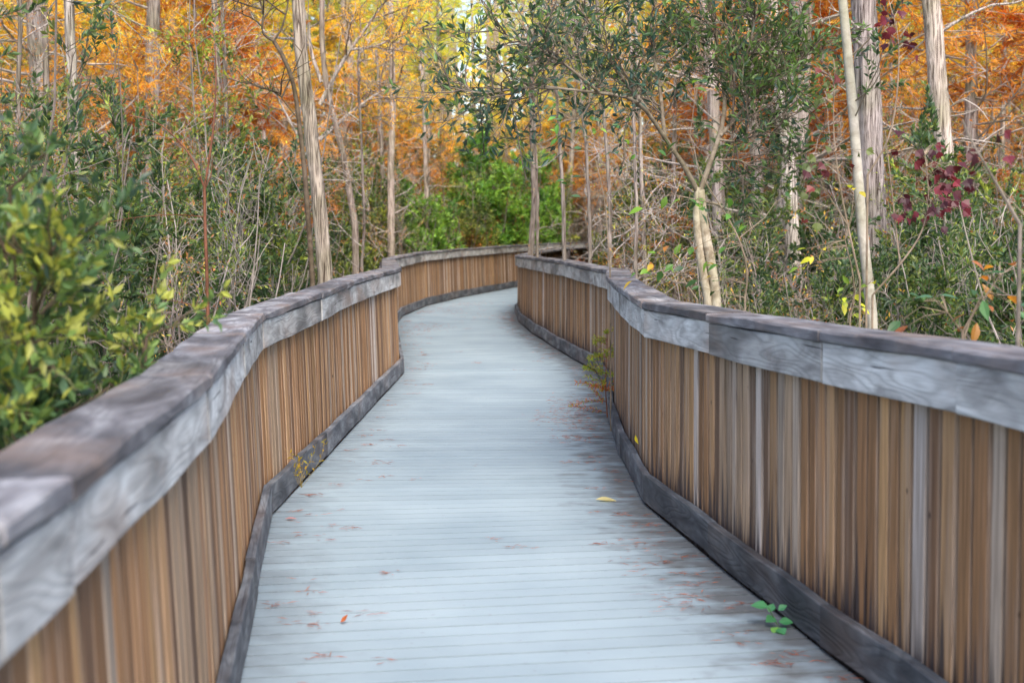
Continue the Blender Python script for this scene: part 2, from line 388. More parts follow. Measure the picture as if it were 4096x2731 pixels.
# deck: boards laid across, each its own slab, in one sheet
Ld = densify(LEFT, .02); Rd = densify(RIGHT, .02)
cl = []
for s_ in np.linspace(0, 1, 400):
    cl.append(0)
def centre_curve():
    pts = []
    for q in Ld[::12]:
        d2 = np.linalg.norm(Rd - q, axis=1); k = d2.argmin(); pts.append((q + Rd[k]) / 2)
    pts = np.array(pts)
    ker = np.ones(9) / 9
    px = np.convolve(np.pad(pts[:, 0], 4, 'edge'), ker, 'valid'); py = np.convolve(np.pad(pts[:, 1], 4, 'edge'), ker, 'valid')
    return np.stack([px, py], 1)
CL = centre_curve()
seg = np.linalg.norm(np.diff(CL, axis=0), axis=1); S = np.concatenate([[0], np.cumsum(seg)])
def cpoint(s): return np.array([np.interp(s, S, CL[:, 0]), np.interp(s, S, CL[:, 1])])
def hit(poly, p, d):
    """distance along d from p to the polyline"""
    A = poly[:-1]; B = poly[1:]; e = B - A
    den = d[0] * e[:, 1] - d[1] * e[:, 0]; den = np.where(np.abs(den) < 1e-9, 1e-9, den)
    ap = A - p; t = (ap[:, 0] * e[:, 1] - ap[:, 1] * e[:, 0]) / den; u = (ap[:, 0] * d[1] - ap[:, 1] * d[0]) / den
    ok = (u >= -1e-6) & (u <= 1 + 1e-6) & (t > 0)
    return t[ok].min() if ok.any() else 1.0
LP = np.array(LEFT)[:, :2]; RP = np.array(RIGHT)[:, :2]
g = Geo(); s_ = .1; gap = .014; prev = None
def slab(g, corners, z0, z1, col, uv):
    v = [(*c, z1) for c in corners] + [(*c, z0) for c in corners]
    f = [(0, 1, 2, 3), (0, 4, 5, 1), (1, 5, 6, 2), (2, 6, 7, 3), (3, 7, 4, 0), (4, 7, 6, 5)]
    g.add(v, f, col, list(uv) * 2)
while s_ < S[-1] - .3:
    w_ = .122 + rng.normal() * .0006
    ends = []
    for q in (s_, s_ + w_ - gap):
        t = cpoint(q + .45) - cpoint(q - .45); t /= np.linalg.norm(t); nr = np.array([t[1], -t[0]])
        p_ = cpoint(q)
        a = p_ - nr * (min(hit(LP, p_, -nr), 1.5) + .012); b = p_ + nr * (min(hit(RP, p_, nr), 1.5) + .012)
        ends.append((a, b))
    (a0, b0), (a1, b1) = ends
    dz = rng.normal() * .0006; tn = 1 + rng.normal() * .03
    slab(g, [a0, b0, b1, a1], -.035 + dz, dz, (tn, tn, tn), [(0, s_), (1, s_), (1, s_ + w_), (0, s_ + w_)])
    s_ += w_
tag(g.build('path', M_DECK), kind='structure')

# ------------------------------------------------------------------ railings
def offset_poly(P2, off, side):
    """offset polyline outward; side -1 left railing, +1 right railing"""
    n = len(P2); out = np.empty_like(P2)
    for i in range(n):
        ts = []
        if i > 0: ts.append((P2[i] - P2[i - 1]) / np.linalg.norm(P2[i] - P2[i - 1]))
        if i < n - 1: ts.append((P2[i + 1] - P2[i]) / np.linalg.norm(P2[i + 1] - P2[i]))
        t = sum(ts); t /= np.linalg.norm(t); nr = np.array([t[1], -t[0]]) * side
        k = 1 / max(.4, float(np.dot(t, ts[0])))
        out[i] = P2[i] + nr * off * k
    return out

def board(name, mat, parent, Pi, Po, z0a, z1a, z0b, z1b, ta=0.0, tb=1.0, n=14, tone=1.0, warp=.004, bev=.004, lean=None, seed=0.0, trim=.003):
    """board between stations; Pi = inner edge (2 pts), Po = outer edge (2 pts), heights at both ends"""
    g = Geo(); rows = []; uv = []
    L = np.linalg.norm(Pi[1] - Pi[0]); T = np.linspace(ta + trim / L, tb - trim / L, n)
    ph = rng.uniform(0, 6.28, 4)
    for t in T:
        pi = Pi[0] * (1 - t) + Pi[1] * t; po = Po[0] * (1 - t) + Po[1] * t
        z0 = z0a * (1 - t) + z0b * t; z1 = z1a * (1 - t) + z1b * t
        wz = warp * math.sin(t * L * 2.1 + ph[0]) + warp * .5 * math.sin(t * L * 6.3 + ph[1]); wx = warp * .7 * math.sin(t * L * 2.7 + ph[2])
        d = (po - pi) / np.linalg.norm(po - pi); pi = pi + d * wx; po = po + d * wx
        la = lean if lean is not None else 0
        b = bev * (1 + .5 * math.sin(t * L * 9 + ph[3]))
        def P(p, z): return (*(p + d * la * (z / 1.05)), z + wz)
        rows += [P(pi + d * b, z0), P(pi, z0 + b), P(pi, (z0 + z1) / 2), P(pi, z1 - b), P(pi + d * b, z1), P((pi + po) / 2, z1 - .0015), P(po - d * b, z1), P(po, z1 - b), P(po, z0 + b), P(po - d * b, z0)]
        h = z1 - z0; w_ = np.linalg.norm(po - pi); u = t * L
        uv += [(u, 0), (u, b), (u, h / 2), (u, h - b), (u, h), (u, h + w_ / 2), (u, h + w_ - b), (u, h + w_), (u, 2 * h + w_), (u, 2 * h + w_ + b)]
    k = 10; idx = np.arange(n * k).reshape(n, k)
    f = np.stack([idx[:-1], np.roll(idx[:-1], -1, 1), np.roll(idx[1:], -1, 1), idx[1:]], -1).reshape(-1, 4)
    f = list(map(tuple, f))
    for r_, rev in ((0, 0), (n - 1, 1)):
        o = r_ * k
        caps = [(o, o + 1, o + 8, o + 9), (o + 1, o + 2, o + 7, o + 8), (o + 2, o + 3, o + 6, o + 7), (o + 3, o + 4, o + 5, o + 6)]
        f += [c[::-1] for c in caps] if rev else caps
    g.add(rows, f, (tone, seed, 0), uv)
    return g.build(name, mat, parent)

SLAT_COLS = [(.27, .145, .066), (.21, .11, .05), (.32, .19, .095), (.155, .085, .046), (.34, .20, .092), (.29, .205, .135), (.35, .28, .22), (.13, .078, .048), (.46, .40, .36)]
SLAT_W = np.array([.19, .15, .16, .12, .12, .1, .07, .05, .04])
def railing(name, ST, side, label):
    root = empty(name, (ST[0][0], ST[0][1], 0), label, 'railing')
    base = np.array(ST)[:, :2]; base = base
    org = np.array([ST[0][0], ST[0][1], 0.0])
    P0 = offset_poly(base, 0, side) ; Pcap_i = offset_poly(base, -.012, side); Pcap_o = offset_poly(base, .185, side)
    P38 = offset_poly(base, .038, side); P44 = offset_poly(base, .042, side)
    def place(o): o.location = -Vector(org); return o
    for i in range(len(ST) - 1):
        a, b = ST[i], ST[i + 1]; L = np.linalg.norm(base[i + 1] - base[i]); ln = (a[3] + b[3]) / 2
        dz = rng.uniform(-.003, .003)
        nj = 1 if L < 3.2 else 2
        cuts = np.linspace(0, 1, nj + 1)
        if nj == 2: cuts[1] = rng.uniform(.4, .6)
        for j in range(nj):
            dz2 = rng.uniform(-.003, .003)
            place(board('cap_board', M_CAP, root, Pcap_i[i:i + 2], Pcap_o[i:i + 2], a[2] - .038 + dz2, a[2] + dz2, b[2] - .038 + dz2, b[2] + dz2, cuts[j], cuts[j + 1], n=20,
                  tone=rng.uniform(.8, 1.2), warp=.002, bev=.006, lean=ln, seed=rng.uniform(0, 1)))
        place(board('fascia_board', M_FASCIA, root, P0[i:i + 2], P38[i:i + 2], a[2] - .178, a[2] - .042, b[2] - .178, b[2] - .042, tone=rng.uniform(.82, 1.15), warp=.003, lean=ln, seed=rng.uniform(0, 1)))
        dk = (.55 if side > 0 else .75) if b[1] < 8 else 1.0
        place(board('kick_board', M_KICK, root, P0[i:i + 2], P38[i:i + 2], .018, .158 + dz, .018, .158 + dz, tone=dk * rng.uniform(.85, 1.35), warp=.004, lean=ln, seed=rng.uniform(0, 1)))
        # slat panel: boards nailed side by side behind the fascia, alternately proud and set back
        g = Geo(); d = (P44[i + 1] - P44[i]); Ls = np.linalg.norm(d); d /= Ls; nr = np.array([d[1], -d[0]]) * side
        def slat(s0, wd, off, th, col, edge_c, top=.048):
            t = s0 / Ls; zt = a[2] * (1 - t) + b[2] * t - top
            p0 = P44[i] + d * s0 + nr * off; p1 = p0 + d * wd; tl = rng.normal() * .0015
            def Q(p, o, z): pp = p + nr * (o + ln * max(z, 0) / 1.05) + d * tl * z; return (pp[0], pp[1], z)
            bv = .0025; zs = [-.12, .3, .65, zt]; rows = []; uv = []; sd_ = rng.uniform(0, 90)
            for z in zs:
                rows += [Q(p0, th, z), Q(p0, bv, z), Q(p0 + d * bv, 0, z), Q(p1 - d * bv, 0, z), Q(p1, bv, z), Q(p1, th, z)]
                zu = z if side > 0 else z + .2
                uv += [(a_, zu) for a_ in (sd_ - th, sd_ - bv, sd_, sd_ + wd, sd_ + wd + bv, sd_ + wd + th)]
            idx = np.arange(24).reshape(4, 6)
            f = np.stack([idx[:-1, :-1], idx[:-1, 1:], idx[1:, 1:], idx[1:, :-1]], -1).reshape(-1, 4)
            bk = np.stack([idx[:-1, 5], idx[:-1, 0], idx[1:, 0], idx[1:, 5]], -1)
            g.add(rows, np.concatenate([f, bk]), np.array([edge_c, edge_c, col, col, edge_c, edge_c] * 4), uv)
        def pick(): return np.array(SLAT_COLS[rng.choice(len(SLAT_COLS), p=SLAT_W)]) * rng.uniform(.7, 1.2)
        s = .003
        while s < Ls - .02:
            wd = min(rng.uniform(.048, .078), Ls - s - .003); gp = rng.uniform(.015, .026); off = rng.uniform(0, .004)
            col = pick(); edge_c = col * .5 + np.array([.36, .30, .25]) * .5 * rng.uniform(.5, 1.3)
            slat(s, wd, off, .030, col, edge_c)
            c2 = pick() * .6; s2 = max(.002, s + wd - .012); slat(s2, min(gp + .024, Ls - s2 - .002), .037, .018, c2, c2, .05)  # set-back slats coloured darker, painting shade into the gaps
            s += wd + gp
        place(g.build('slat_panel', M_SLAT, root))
        # back rails and a post on the outer side
        Pa = offset_poly(base, .118, side)[i:i + 2]; Pb = offset_poly(base, .150, side)[i:i + 2]
        for zc in (.86, .12):
            place(board('back_rail', M_CAP, root, Pa, Pb, zc - .07, zc + .02, zc - .07, zc + .02, lean=ln, n=4, seed=rng.uniform(0, 1)))
    return root
rail_L = railing('wooden_railing', LEFT, -1, 'weathered grey capped railing of brown slats along the left side of the deck')
rail_R = railing('wooden_railing', RIGHT, 1, 'weathered grey capped railing of brown slats along the right side, dark kick board')
# posts and joists that carry the walk
for root, ST, side in ((rail_L, LEFT, -1), (rail_R, RIGHT, 1)):
    base = np.array(ST)[:, :2]; Pa = offset_poly(base, .155, side); Pb = offset_poly(base, .24, side)
    for i in range(1, len(ST) - 1):
        d = base[i + 1] - base[i]; d /= np.linalg.norm(d)
        a2 = Pa[i] - d * .045; b2 = Pb[i] - d * .045
        g = Geo()
        v = []
        for z in (GROUND - .2, ST[i][2] - .045):
            for p_ in (a2, a2 + d * .09, b2 + d * .09, b2): v.append((p_[0], p_[1], z))
        g.add(v, [(0, 1, 2, 3), (4, 7, 6, 5), (0, 4, 5, 1), (1, 5, 6, 2), (2, 6, 7, 3), (3, 7, 4, 0)], (1, rng.uniform(0, 1), 0), [(0, 0), (0, .1), (0, .2), (0, .3), (1.9, 0), (1.9, .1), (1.9, .2), (1.9, .3)])
        o = g.build('post', M_CAP, root); o.location = (-ST[0][0], -ST[0][1], 0)

# ------------------------------------------------------------------ litter on the deck
g = Geo()
def needles(cx, cy, n, sx, sy, L=.035, cols=((.45, .13, .05), (.33, .09, .04), (.25, .09, .05))):
    b = np.stack([cx + rng.normal(size=n) * sx, cy + rng.normal(size=n) * sy, np.full(n, .004)], 1)
    b[:, 2] += rng.uniform(0, .006, n)
    an = rng.normal(0, .6, n) + rng.choice([0, math.pi], n)
    d = np.stack([np.cos(an), np.sin(an), rng.normal(0, .05, n)], 1)
    leaf_quads(g, b, d, rng.uniform(.5, 1.5, n) * L * 1.25, .0038, mix(cols, n), fold=.03, flat=.95)
def inside(x, y, m_=.05):
    return np.interp(y, [p[1] for p in LEFT], [p[0] for p in LEFT]) + m_ < x < np.interp(y, [p[1] for p in RIGHT], [p[0] for p in RIGHT]) - m_
for k in range(230):
    y = 4 + 26 * rng.uniform() ** 1.3
    xl = np.interp(y, [p[1] for p in LEFT], [p[0] for p in LEFT]); xr = np.interp(y, [p[1] for p in RIGHT], [p[0] for p in RIGHT])
    q = rng.uniform()
    x = xl + .06 + abs(rng.normal()) * .16 if q < .45 else (xr - .06 - abs(rng.normal()) * .14 if q < .92 else rng.uniform(xl + .1, xr - .1))
    if inside(x, y): needles(x, y, rng.integers(2, 12), .03, .02)
for (cx_, cy_, n_, sx, sy) in [(.42, 10.7, 240, .13, .35), (.50, 11.6, 120, .1, .3), (.45, 9.6, 70, .1, .1), (-1.3, 21.5, 300, .25, .6), (-1.2, 26, 300, .4, .8), (-.9, 28.5, 200, .3, .5), (-.3, 24, 160, .3, .6), (.55, 6.1, 40, .06, .25), (.62, 5.3, 30, .05, .12)]:
    needles(cx_, cy_, n_, sx, sy, .04)
tag(g.build('needle_litter', M_NEEDLE), 'fallen rust coloured cypress needles scattered over the pale deck boards', 'fallen needles', kind='stuff')

def blade(geo, base, d, nrm, L, W, col, prof=(.05, .55, .95, 1.0, .8, .45, .03), bend=.15, tipcol=None, cup=.12):
    """larger leaf: two strips either side of the midrib"""
    d = np.array(d, float); d /= np.linalg.norm(d); nrm = np.array(nrm, float); nrm -= d * nrm.dot(d); nrm /= np.linalg.norm(nrm)
    sd_ = np.cross(d, nrm); K = len(prof); v = []; cs = []
    for i, p_ in enumerate(prof):
        t = i / (K - 1); c_ = np.array(base) + d * L * t - nrm * bend * L * t * t
        for s in (-1, 0, 1): v.append(c_ + sd_ * s * W * .5 * p_ + nrm * cup * W * p_ * abs(s)); cs.append(col if tipcol is None or t < .6 else tipcol)
    idx = np.arange(K * 3).reshape(K, 3)
    geo.add(v, np.stack([idx[:-1, :-1], idx[:-1, 1:], idx[1:, 1:], idx[1:, :-1]], -1), np.array(cs))

g = Geo(); c0 = at(2425, 1990, 7.35); c0[2] = .006
blade(g, (-.055, 0, .0), (1, .12, 0), (0, -.25, 1), .115, .05, (.62, .55, .28), bend=.12)
o = g.build('fallen_leaf', M_LEAF); o.location = (float(c0[0]), float(c0[1]), .012)
tag(o, 'pale yellow fallen leaf lying on the deck near the right kick board', 'leaf')
g = Geo()
blade(g, (0, 0, 0), (1, .1, .05), (0, 0, 1), .06, .03, (.5, .2, .2), bend=.1)
c0 = at(1140, 2070, 6.95); o = g.build('fallen_leaf', M_LEAF); o.location = (float(c0[0]), 6.95, .008)
tag(o, 'small pinkish fallen leaf on the deck at the left railing bend', 'leaf')
g = Geo()
blade(g, (0, 0, 0), (1, .5, .5), (0, -.3, 1), .035, .022, (.45, .12, .04), bend=-.4)
o = g.build('fallen_leaf', M_LEAF); o.location = (-.63, 5.05, .008)
tag(o, 'curled rust brown leaf on the deck close to the left kick board, nearest the viewer', 'leaf')
g = Geo(); blade(g, (0, 0, 0), (.25, -.2, -1), (-.9, -.4, 0), .045, .03, (.75, .6, .02), bend=.05)
o = g.build('yellow_leaf', M_LEAF); c0 = at(2552, 1740, 6.95); o.location = (float(c0[0]) - .012, 6.95, float(c0[2]))
tag(o, 'tiny bright yellow leaf stuck against the slats of the right railing', 'leaf')

# seedling growing through the gap under the right kick board
root = empty('seedling', (.955, 4.98, -.03), 'small green round leaved seedling poking out under the right kick board', 'plant')
g = Geo()
st = np.array([[0, 0, 0], [-.03, -.01, .05], [-.055, -.02, .10]]); st2 = np.array([[0, 0, 0], [-.03, -.04, .03], [-.03, -.08, .04]])
tubes(g, st, .002, .0015, (.15, .3, .1)); tubes(g, st2, .002, .0015, (.15, .3, .1)); g.build('stem', M_TWIG, root)
g = Geo()
for p_, d_, L_ in [((-.055, -.02, .10), (-1, .2, .2), .062), ((-.05, -.01, .08), (.3, .4, .5), .04), ((-.03, -.01, .06), (-.5, -.5, .0), .05), ((-.02, -.03, .05), (1, -.2, .1), .05), ((-.03, -.06, .04), (-.3, -1, -.2), .055), ((-.03, -.08, .04), (.2, -1, 0), .05), ((-.02, -.02, .09), (.6, 0, .4), .035)]:
    blade(g, p_, d_, (rng.normal() * .2, -.5, 1), L_, L_ * .8, mix([(.08, .3, .12), (.05, .22, .08), (.16, .36, .08)], 1)[0])
g.build('leaves', M_LEAF, root)

# young cypress sprig by the right railing, and the dead wisp at the left
root = empty('cypress_sprig', (.69, 10.75, -.02), 'feathery green and rust cypress sprig growing up against the right railing', 'plant')
g = Geo(); stem = grow([(0.03, 0, 0)], [(-.02, 0, 1)], [.68], 8, .05, 0.02); tubes(g, stem, .005, .0015, (.35, .13, .07))
pos, dr, _, tt = spawn(stem, 34, .05, .98, 55, 85); br = grow(pos, dr * [1.2, .6, 1] + [-.35, -.15, 0.05], (1 - tt) * .24 + .08, 6, .12, -.02)
tubes(g, br, .0022, .0008, (.4, .14, .06), 3); g.build('stem', M_TWIG, root)
g = Geo(); pos, dr, ii, _ = spawn(br, 2100, .1, 1, 40, 75)
lo = (pos[:, 2] < .30)[:, None]; cl_ = np.where(lo & (rng.uniform(size=(2100, 1)) < .7), mix([(.5, .13, .04), (.6, .22, .05), (.4, .1, .03)], 2100), mix([(.30, .38, .05), (.2, .32, .04), (.45, .42, .05)], 2100))
leaf_quads(g, pos, dr, rng.uniform(.018, .04, 2100), .0055, cl_, fold=.02); g.build('leaves', M_NEEDLE, root)
root = empty('dead_weed', (-1.10, 7.3, .1), 'yellowing wispy weed caught on the left slats above the kick board bend', 'plant')
g = Geo(); br = grow(np.tile([0, 0, 0], (9, 1)), rng.normal(size=(9, 3)) * [.25, .2, 0] + [-.02, -.1, 1], rng.uniform(.12, .3, 9), 6, .25, 0); tubes(g, br, .0014, .0006, (.5, .38, .15), 3); g.build('stem', M_TWIG, root)
g = Geo(); pos, dr, _, _ = spawn(br, 70, .4, 1, 30, 80); leaf_quads(g, pos, dr, rng.uniform(.015, .04, 70), .009, mix([(.45, .3, .04), (.35, .3, .05)], 70)); g.build('leaves', M_NEEDLE, root)

# ------------------------------------------------------------------ plants: generators
DG, MG, OL, YG = (.050, .094, .042), (.092, .158, .05), (.18, .22, .056), (.32, .38, .065)
BG = (.03, .07, .055)
RUST, ORG, AMB, YEL, LIM = (.45, .19, .065), (.66, .33, .08), (.80, .50, .095), (.86, .67, .11), (.60, .64, .11)
PALE = (.56, .50, .46); BROWN = (.16, .11, .08); REDB = (.25, .105, .065)

def cypress(name, H, r, palette='orange', nb=64, nleaf=9000, zlow=2.2, fine=1.0, mat=M_CYP_FAR, bare=.5):
    """bald cypress; the palette runs from rust low down to yellow green at the top"""
    root = empty(name, (0, 0, 0))
    g = Geo(); tr = grow([(0, 0, -.15)], [(rng.normal() * .02, rng.normal() * .02, 1)], [H], 22, .02, .01)
    tubes(g, tr, r, r * .25, (1, 1, 1), 12, 1.1, .07)
    fl = grow([(0, 0, -.2)], [(0, 0, 1)], [1.4], 8, 0, 0); tubes(g, fl, r * 1.9, r * .98, (1, 1, 1), 14, .55, .12)
    g.build('trunk', mat, root, True)
    g = Geo()
    pos, dr, _, t = spawn(tr, nb, .12, .98, 60, 95); L = (1.25 - t) * rng.uniform(.8, 2.1, nb) * H * .13
    L1 = grow(pos, dr, L, 7, .13, .035); tubes(g, L1, r * .15, .005, PALE, 4)
    p2, d2, i2, t2 = spawn(L1, nb * 9, .12, 1, 35, 75); L2 = grow(p2, d2 * [1, 1, .5], rng.uniform(.2, .75, nb * 9), 5, .18, -.01); tubes(g, L2, .007, .003, PALE, 3)
    g.build('branches', M_TWIG, root)
    fullb = rng.uniform(size=len(L1)) < .75; g = Geo(); p3, d3, _, _ = spawn(L2[fullb[i2]], nleaf, .1, 1, 30, 80)
    z = p3[:, 2] + rng.normal(size=nleaf) * .7; keep = (p3[:, 2] > zlow - rng.uniform(0, 1.6, nleaf)) & (rng.uniform(size=nleaf) > bare * np.exp(-(p3[:, 2] - zlow).clip(0) / 1.5))
    p3, d3, z = p3[keep], d3[keep], z[keep]; n = len(p3)
    if palette == 'orange': cs = [RUST, ORG, ORG, AMB, AMB, YEL, YEL, LIM]; k = np.clip((z - 2.75) / .6, 0, 7.99).astype(int)
    elif palette == 'yellow': cs = [ORG, ORG, AMB, AMB, YEL, LIM]; k = np.clip((z - 3.5) / .7, 0, 5.99).astype(int)
    elif palette == 'rust': cs = [RUST, RUST, (.5, .15, .03), ORG, ORG]; k = np.clip((z - 1) / 1.4, 0, 4.99).astype(int)
    else: cs = [OL, YG, LIM, LIM, YEL]; k = np.clip((z - .5) / 1.6, 0, 4.99).astype(int)
    col = np.clip(np.array(cs)[k] * (1 + rng.normal(size=(n, 1)) * .16), .01, .92)
    leaf_quads(g, p3, d3 * [1, 1, .5], rng.uniform(.07, .15, n) * fine, .022 * fine, col, fold=.03, flat=.75, droop=.15)
    g.build('crown', M_NEEDLE, root)
    return root

def squash(P, R):
    P = P.copy(); rr = np.linalg.norm(P[..., :2], axis=-1, keepdims=True); P[..., :2] *= np.where(rr > 1e-6, R * np.tanh(rr / R) / np.maximum(rr, 1e-6), 1); return P
def shrub(name, H, nst, nleaf, cols, leafL=.045, leafW=.018, spread=.35, stem_col=(.36, .31, .28), twigs=10, bare_low=.25, r0=.012, droop=0.0, lowt=.2, tw_len=.45, RS=1.05):
    root = empty(name, (0, 0, 0))
    g = Geo(); st0 = rng.normal(size=(nst, 3)) * [.12, .12, 0]
    st = grow(st0, rng.normal(size=(nst, 3)) * [spread, spread, 0] + [0, 0, 1], H * rng.uniform(.6, 1.05, nst), 9, .11, .02); st = squash(st, RS)
    tubes(g, st, r0, .004, stem_col, 5, 1)
    n1 = nst * twigs; p1, d1, _, t1 = spawn(st, n1, lowt, 1, 35, 75); b1 = grow(p1, d1, (1.2 - t1) * rng.uniform(.5, 1.2, n1) * H * .22 + .1, 6, .16, .03); b1 = squash(b1, RS); tubes(g, b1, r0 * .42, .002, stem_col, 3)
    n2 = n1 * 5; p2, d2, _, _ = spawn(b1, n2, .15, 1, 30, 70); b2 = grow(p2, d2, rng.uniform(.3, 1, n2) * tw_len, 5, .2, .02); b2 = squash(b2, RS); tubes(g, b2, .003, .0012, stem_col, 3)
    g.build('stem', M_TWIG, root)
    if nleaf:
        g = Geo(); p3, d3, _, _ = spawn(b2, nleaf, .15, 1, 25, 70, .2)
        keep = p3[:, 2] > H * bare_low * rng.uniform(.2, 1.3, nleaf); p3, d3 = p3[keep], d3[keep]; n = len(p3)
        leaf_quads(g, p3, d3, leafL * rng.uniform(.6, 1.2, n), leafW * rng.uniform(.8, 1.2, n), mix(cols, n, .25, p3, 1.4), fold=.06, flat=.45, droop=droop)
        g.build('foliage', M_LEAF, root)
    return root

# ------------------------------------------------------------------ background wood: protos then copies
CLB = np.concatenate([np.stack([np.zeros(40) + .35, np.linspace(-3, 2, 40)], 1), CL])
def on_walk(x, y, m_=1.1):
    d = np.linalg.norm(CLB - [x, y], axis=1).min(); return d < 1.38 + m_
def off_walk(P, org):
    Q = (P + np.asarray(org))[..., :2]; sh_ = Q.shape[:-1]; Q = Q.reshape(-1, 1, 2)
    d = np.concatenate([np.linalg.norm(Q[i:i + 4000] - CLB[None, ::3], axis=2).min(1) for i in range(0, len(Q), 4000)])
    return ((d.reshape(sh_) > 1.14) | ((P + np.asarray(org))[..., 2] > 3.2)).all(-1)
placed = []
RAD = {k_: 1.05 for k_ in ('ev0', 'ev1', 'ev2', 'ev3', 'yg0', 'yb0', 'bt0', 'bt1', 'ru0')}
def free(x, y, r, key=None, sc=1):
    if on_walk(x, y, r if key is None else 2.3 if key[:2] == 'cy' else RAD[key] * sc): return False
    for (a, b, c_) in placed:
        if (a - x) ** 2 + (b - y) ** 2 < (r * .5 + c_ * .5) ** 2: return False
    placed.append((x, y, r)); return True

protos = {}
HB = [('orange', 12, .12), ('orange', 10.5, .09), ('yellow', 12.5, .13), ('rust', 7.5, .06), ('orange', 13, .16), ('green', 9, .08)]
for i, (pal, H, r) in enumerate(HB): protos['cy%d' % i] = cypress('cypress_tree', H, r, pal, 80, 34000, {'green': 1.2, 'rust': 1.8}.get(pal, 4.3), bare=.35)
for i in (3,): pass
protos['ev0'] = shrub('evergreen_shrub', 3.2, 6, 10500, [DG, DG, MG, OL], .06, .022, .3)
protos['ev1'] = shrub('evergreen_shrub', 2.6, 7, 10500, [DG, MG, OL, YG], .055, .022, .4)
protos['ev2'] = shrub('evergreen_shrub', 4.2, 5, 6000, [DG, MG, OL, RUST, YG], .058, .02, .22)
protos['ev3'] = shrub('evergreen_shrub', 4.4, 7, 8500, [BG, DG, DG, MG, OL], .055, .019, .2, (.22, .18, .16), 12, RS=1.2)
protos['yb0'] = shrub('bright_green_shrub', 2.8, 8, 17000, [(.10, .24, .055), (.18, .36, .06), (.3, .48, .08), (.16, .28, .07)], .09, .032, .3, (.3, .26, .22), 12, bare_low=.02, RS=1.0)
protos['yg0'] = shrub('yellow_green_shrub', 2.4, 7, 9500, [MG, OL, YG, YG, LIM], .06, .024, .4)
protos['bt0'] = shrub('bare_shrub', 3.2, 8, 1800, [RUST, OL, YG, MG], .04, .014, .35, (.44, .38, .35), 12)
protos['bt1'] = shrub('bare_shrub', 2.3, 9, 1300, [RUST, AMB, OL, MG], .04, .014, .5, (.36, .29, .26), 12)
protos['ru0'] = shrub('rust_shrub', 2.2, 6, 4500, [RUST, RUST, ORG, (.25, .09, .04)], .07, .012, .3, REDB, 12, droop=.3)
LAB = {
 'orange': ('orange needled cypress tree of the far swamp wood', 'tree', 'orange cypress trees of the swamp wood'),
 'yellow': ('yellow crowned cypress tree of the far swamp wood', 'tree', 'yellow cypress trees of the swamp wood'),
 'rust': ('short rust red young cypress among the background shrubs', 'tree', 'rust red young cypresses'),
 'green': ('yellowish green cypress sapling among the background trees', 'tree', 'green cypress saplings'),
 'ev': ('dark green small leaved evergreen shrub of the swamp thicket', 'shrub', 'evergreen shrubs of the thicket'),
 'yg': ('light yellowish green leafy shrub of the swamp thicket', 'shrub', 'yellow green shrubs of the thicket'),
 'bt': ('nearly leafless shrub of pale grey tangled twigs', 'shrub', 'bare twig shrubs of the thicket'),
 'ru': ('low rust brown feathery shrub in the thicket', 'shrub', 'rust brown shrubs of the thicket')}
used = set(); unused = []
def put(key, x, y, sc=1.0):
    p_ = protos[key]; k = {'cy': HB[int(key[2])][0]}.get(key[:2], key[:2]); lb, ct, gp = LAB[k]
    loc = (x, y, GROUND); rz = rng.uniform(0, 6.28)
    if key not in used:
        used.add(key); o = p_; o.location = loc; o.rotation_euler = (0, 0, rz); o.scale = (sc,) * 3
    else: o = dup(p_, loc, rz, sc, tilt=(rng.normal() * .04, rng.normal() * .04))
    tag(o, lb, ct, gp); return o

def zone(d0, d1, n, keys, wts, r, sc=(.8, 1.25), amin=-27, amax=27):
    c_ = 0
    for _ in range(n * 30):
        if c_ >= n: break
        d = math.sqrt(rng.uniform(d0 ** 2, d1 ** 2)); a = math.radians(rng.uniform(amin, amax)); x, y = d * math.tan(a), d
        k_ = keys[rng.choice(len(keys), p=np.array(wts) / sum(wts))]; s_ = rng.uniform(*sc)
        if k_[:2] == 'cy' and d < 50 and -5 < math.degrees(a) < 1.5: continue
        if free(x, y, r, k_, s_): put(k_, x, y, s_); c_ += 1
# cypress
zone(17, 27, 14, ['cy0', 'cy1', 'cy3', 'cy5', 'cy4'], [3, 3, 2, .4, 2], 1.2)
zone(27, 42, 62, ['cy0', 'cy1', 'cy2', 'cy4', 'cy5', 'cy3'], [4, 3, 3, 4, .5, 1], 1.2, (.9, 1.3))
zone(42, 62, 110, ['cy0', 'cy1', 'cy2', 'cy4'], [4, 3, 4, 4], 1.2)
placed = []
zone(7, 13, 38, ['ev0', 'ev1', 'bt0', 'bt1', 'ev2'], [2.5, 2.5, 4, 4, .6], .5, (.6, .95))
zone(13, 22, 84, ['ev0', 'ev1', 'ev2', 'bt0', 'bt1', 'yg0', 'ru0'], [4, 4, 2, 6, 5, 2, 2], .6, (.75, 1.2))
zone(22, 38, 165, ['ev0', 'ev1', 'ev2', 'bt0', 'yg0', 'ru0'], [3, 3, 5, 6, 6, 1], .6, (.9, 1.5))
zone(11, 23, 30, ['bt0', 'bt1', 'ev0', 'ru0', 'ev2'], [4, 3, 3, 2, 2], .45, (.8, 1.15), 2, 22)
zone(10, 20, 16, ['bt0', 'ev2', 'ev3', 'ru0'], [3, 2, 2, 2], .45, (.8, 1.1), -24, -6)
zone(28, 46, 46, ['yg0', 'ev2', 'ev0', 'ru0'], [6, 2, 2, 1.2], .5, (1.1, 1.7), -9, 7)
zone(38, 60, 110, ['ev0', 'ev2', 'bt0', 'yg0', 'ru0'], [3, 4, 4, 6, 1], .9, (1.2, 1.9))

for k_, p_ in protos.items():
    if k_ not in used: unused.append(p_)
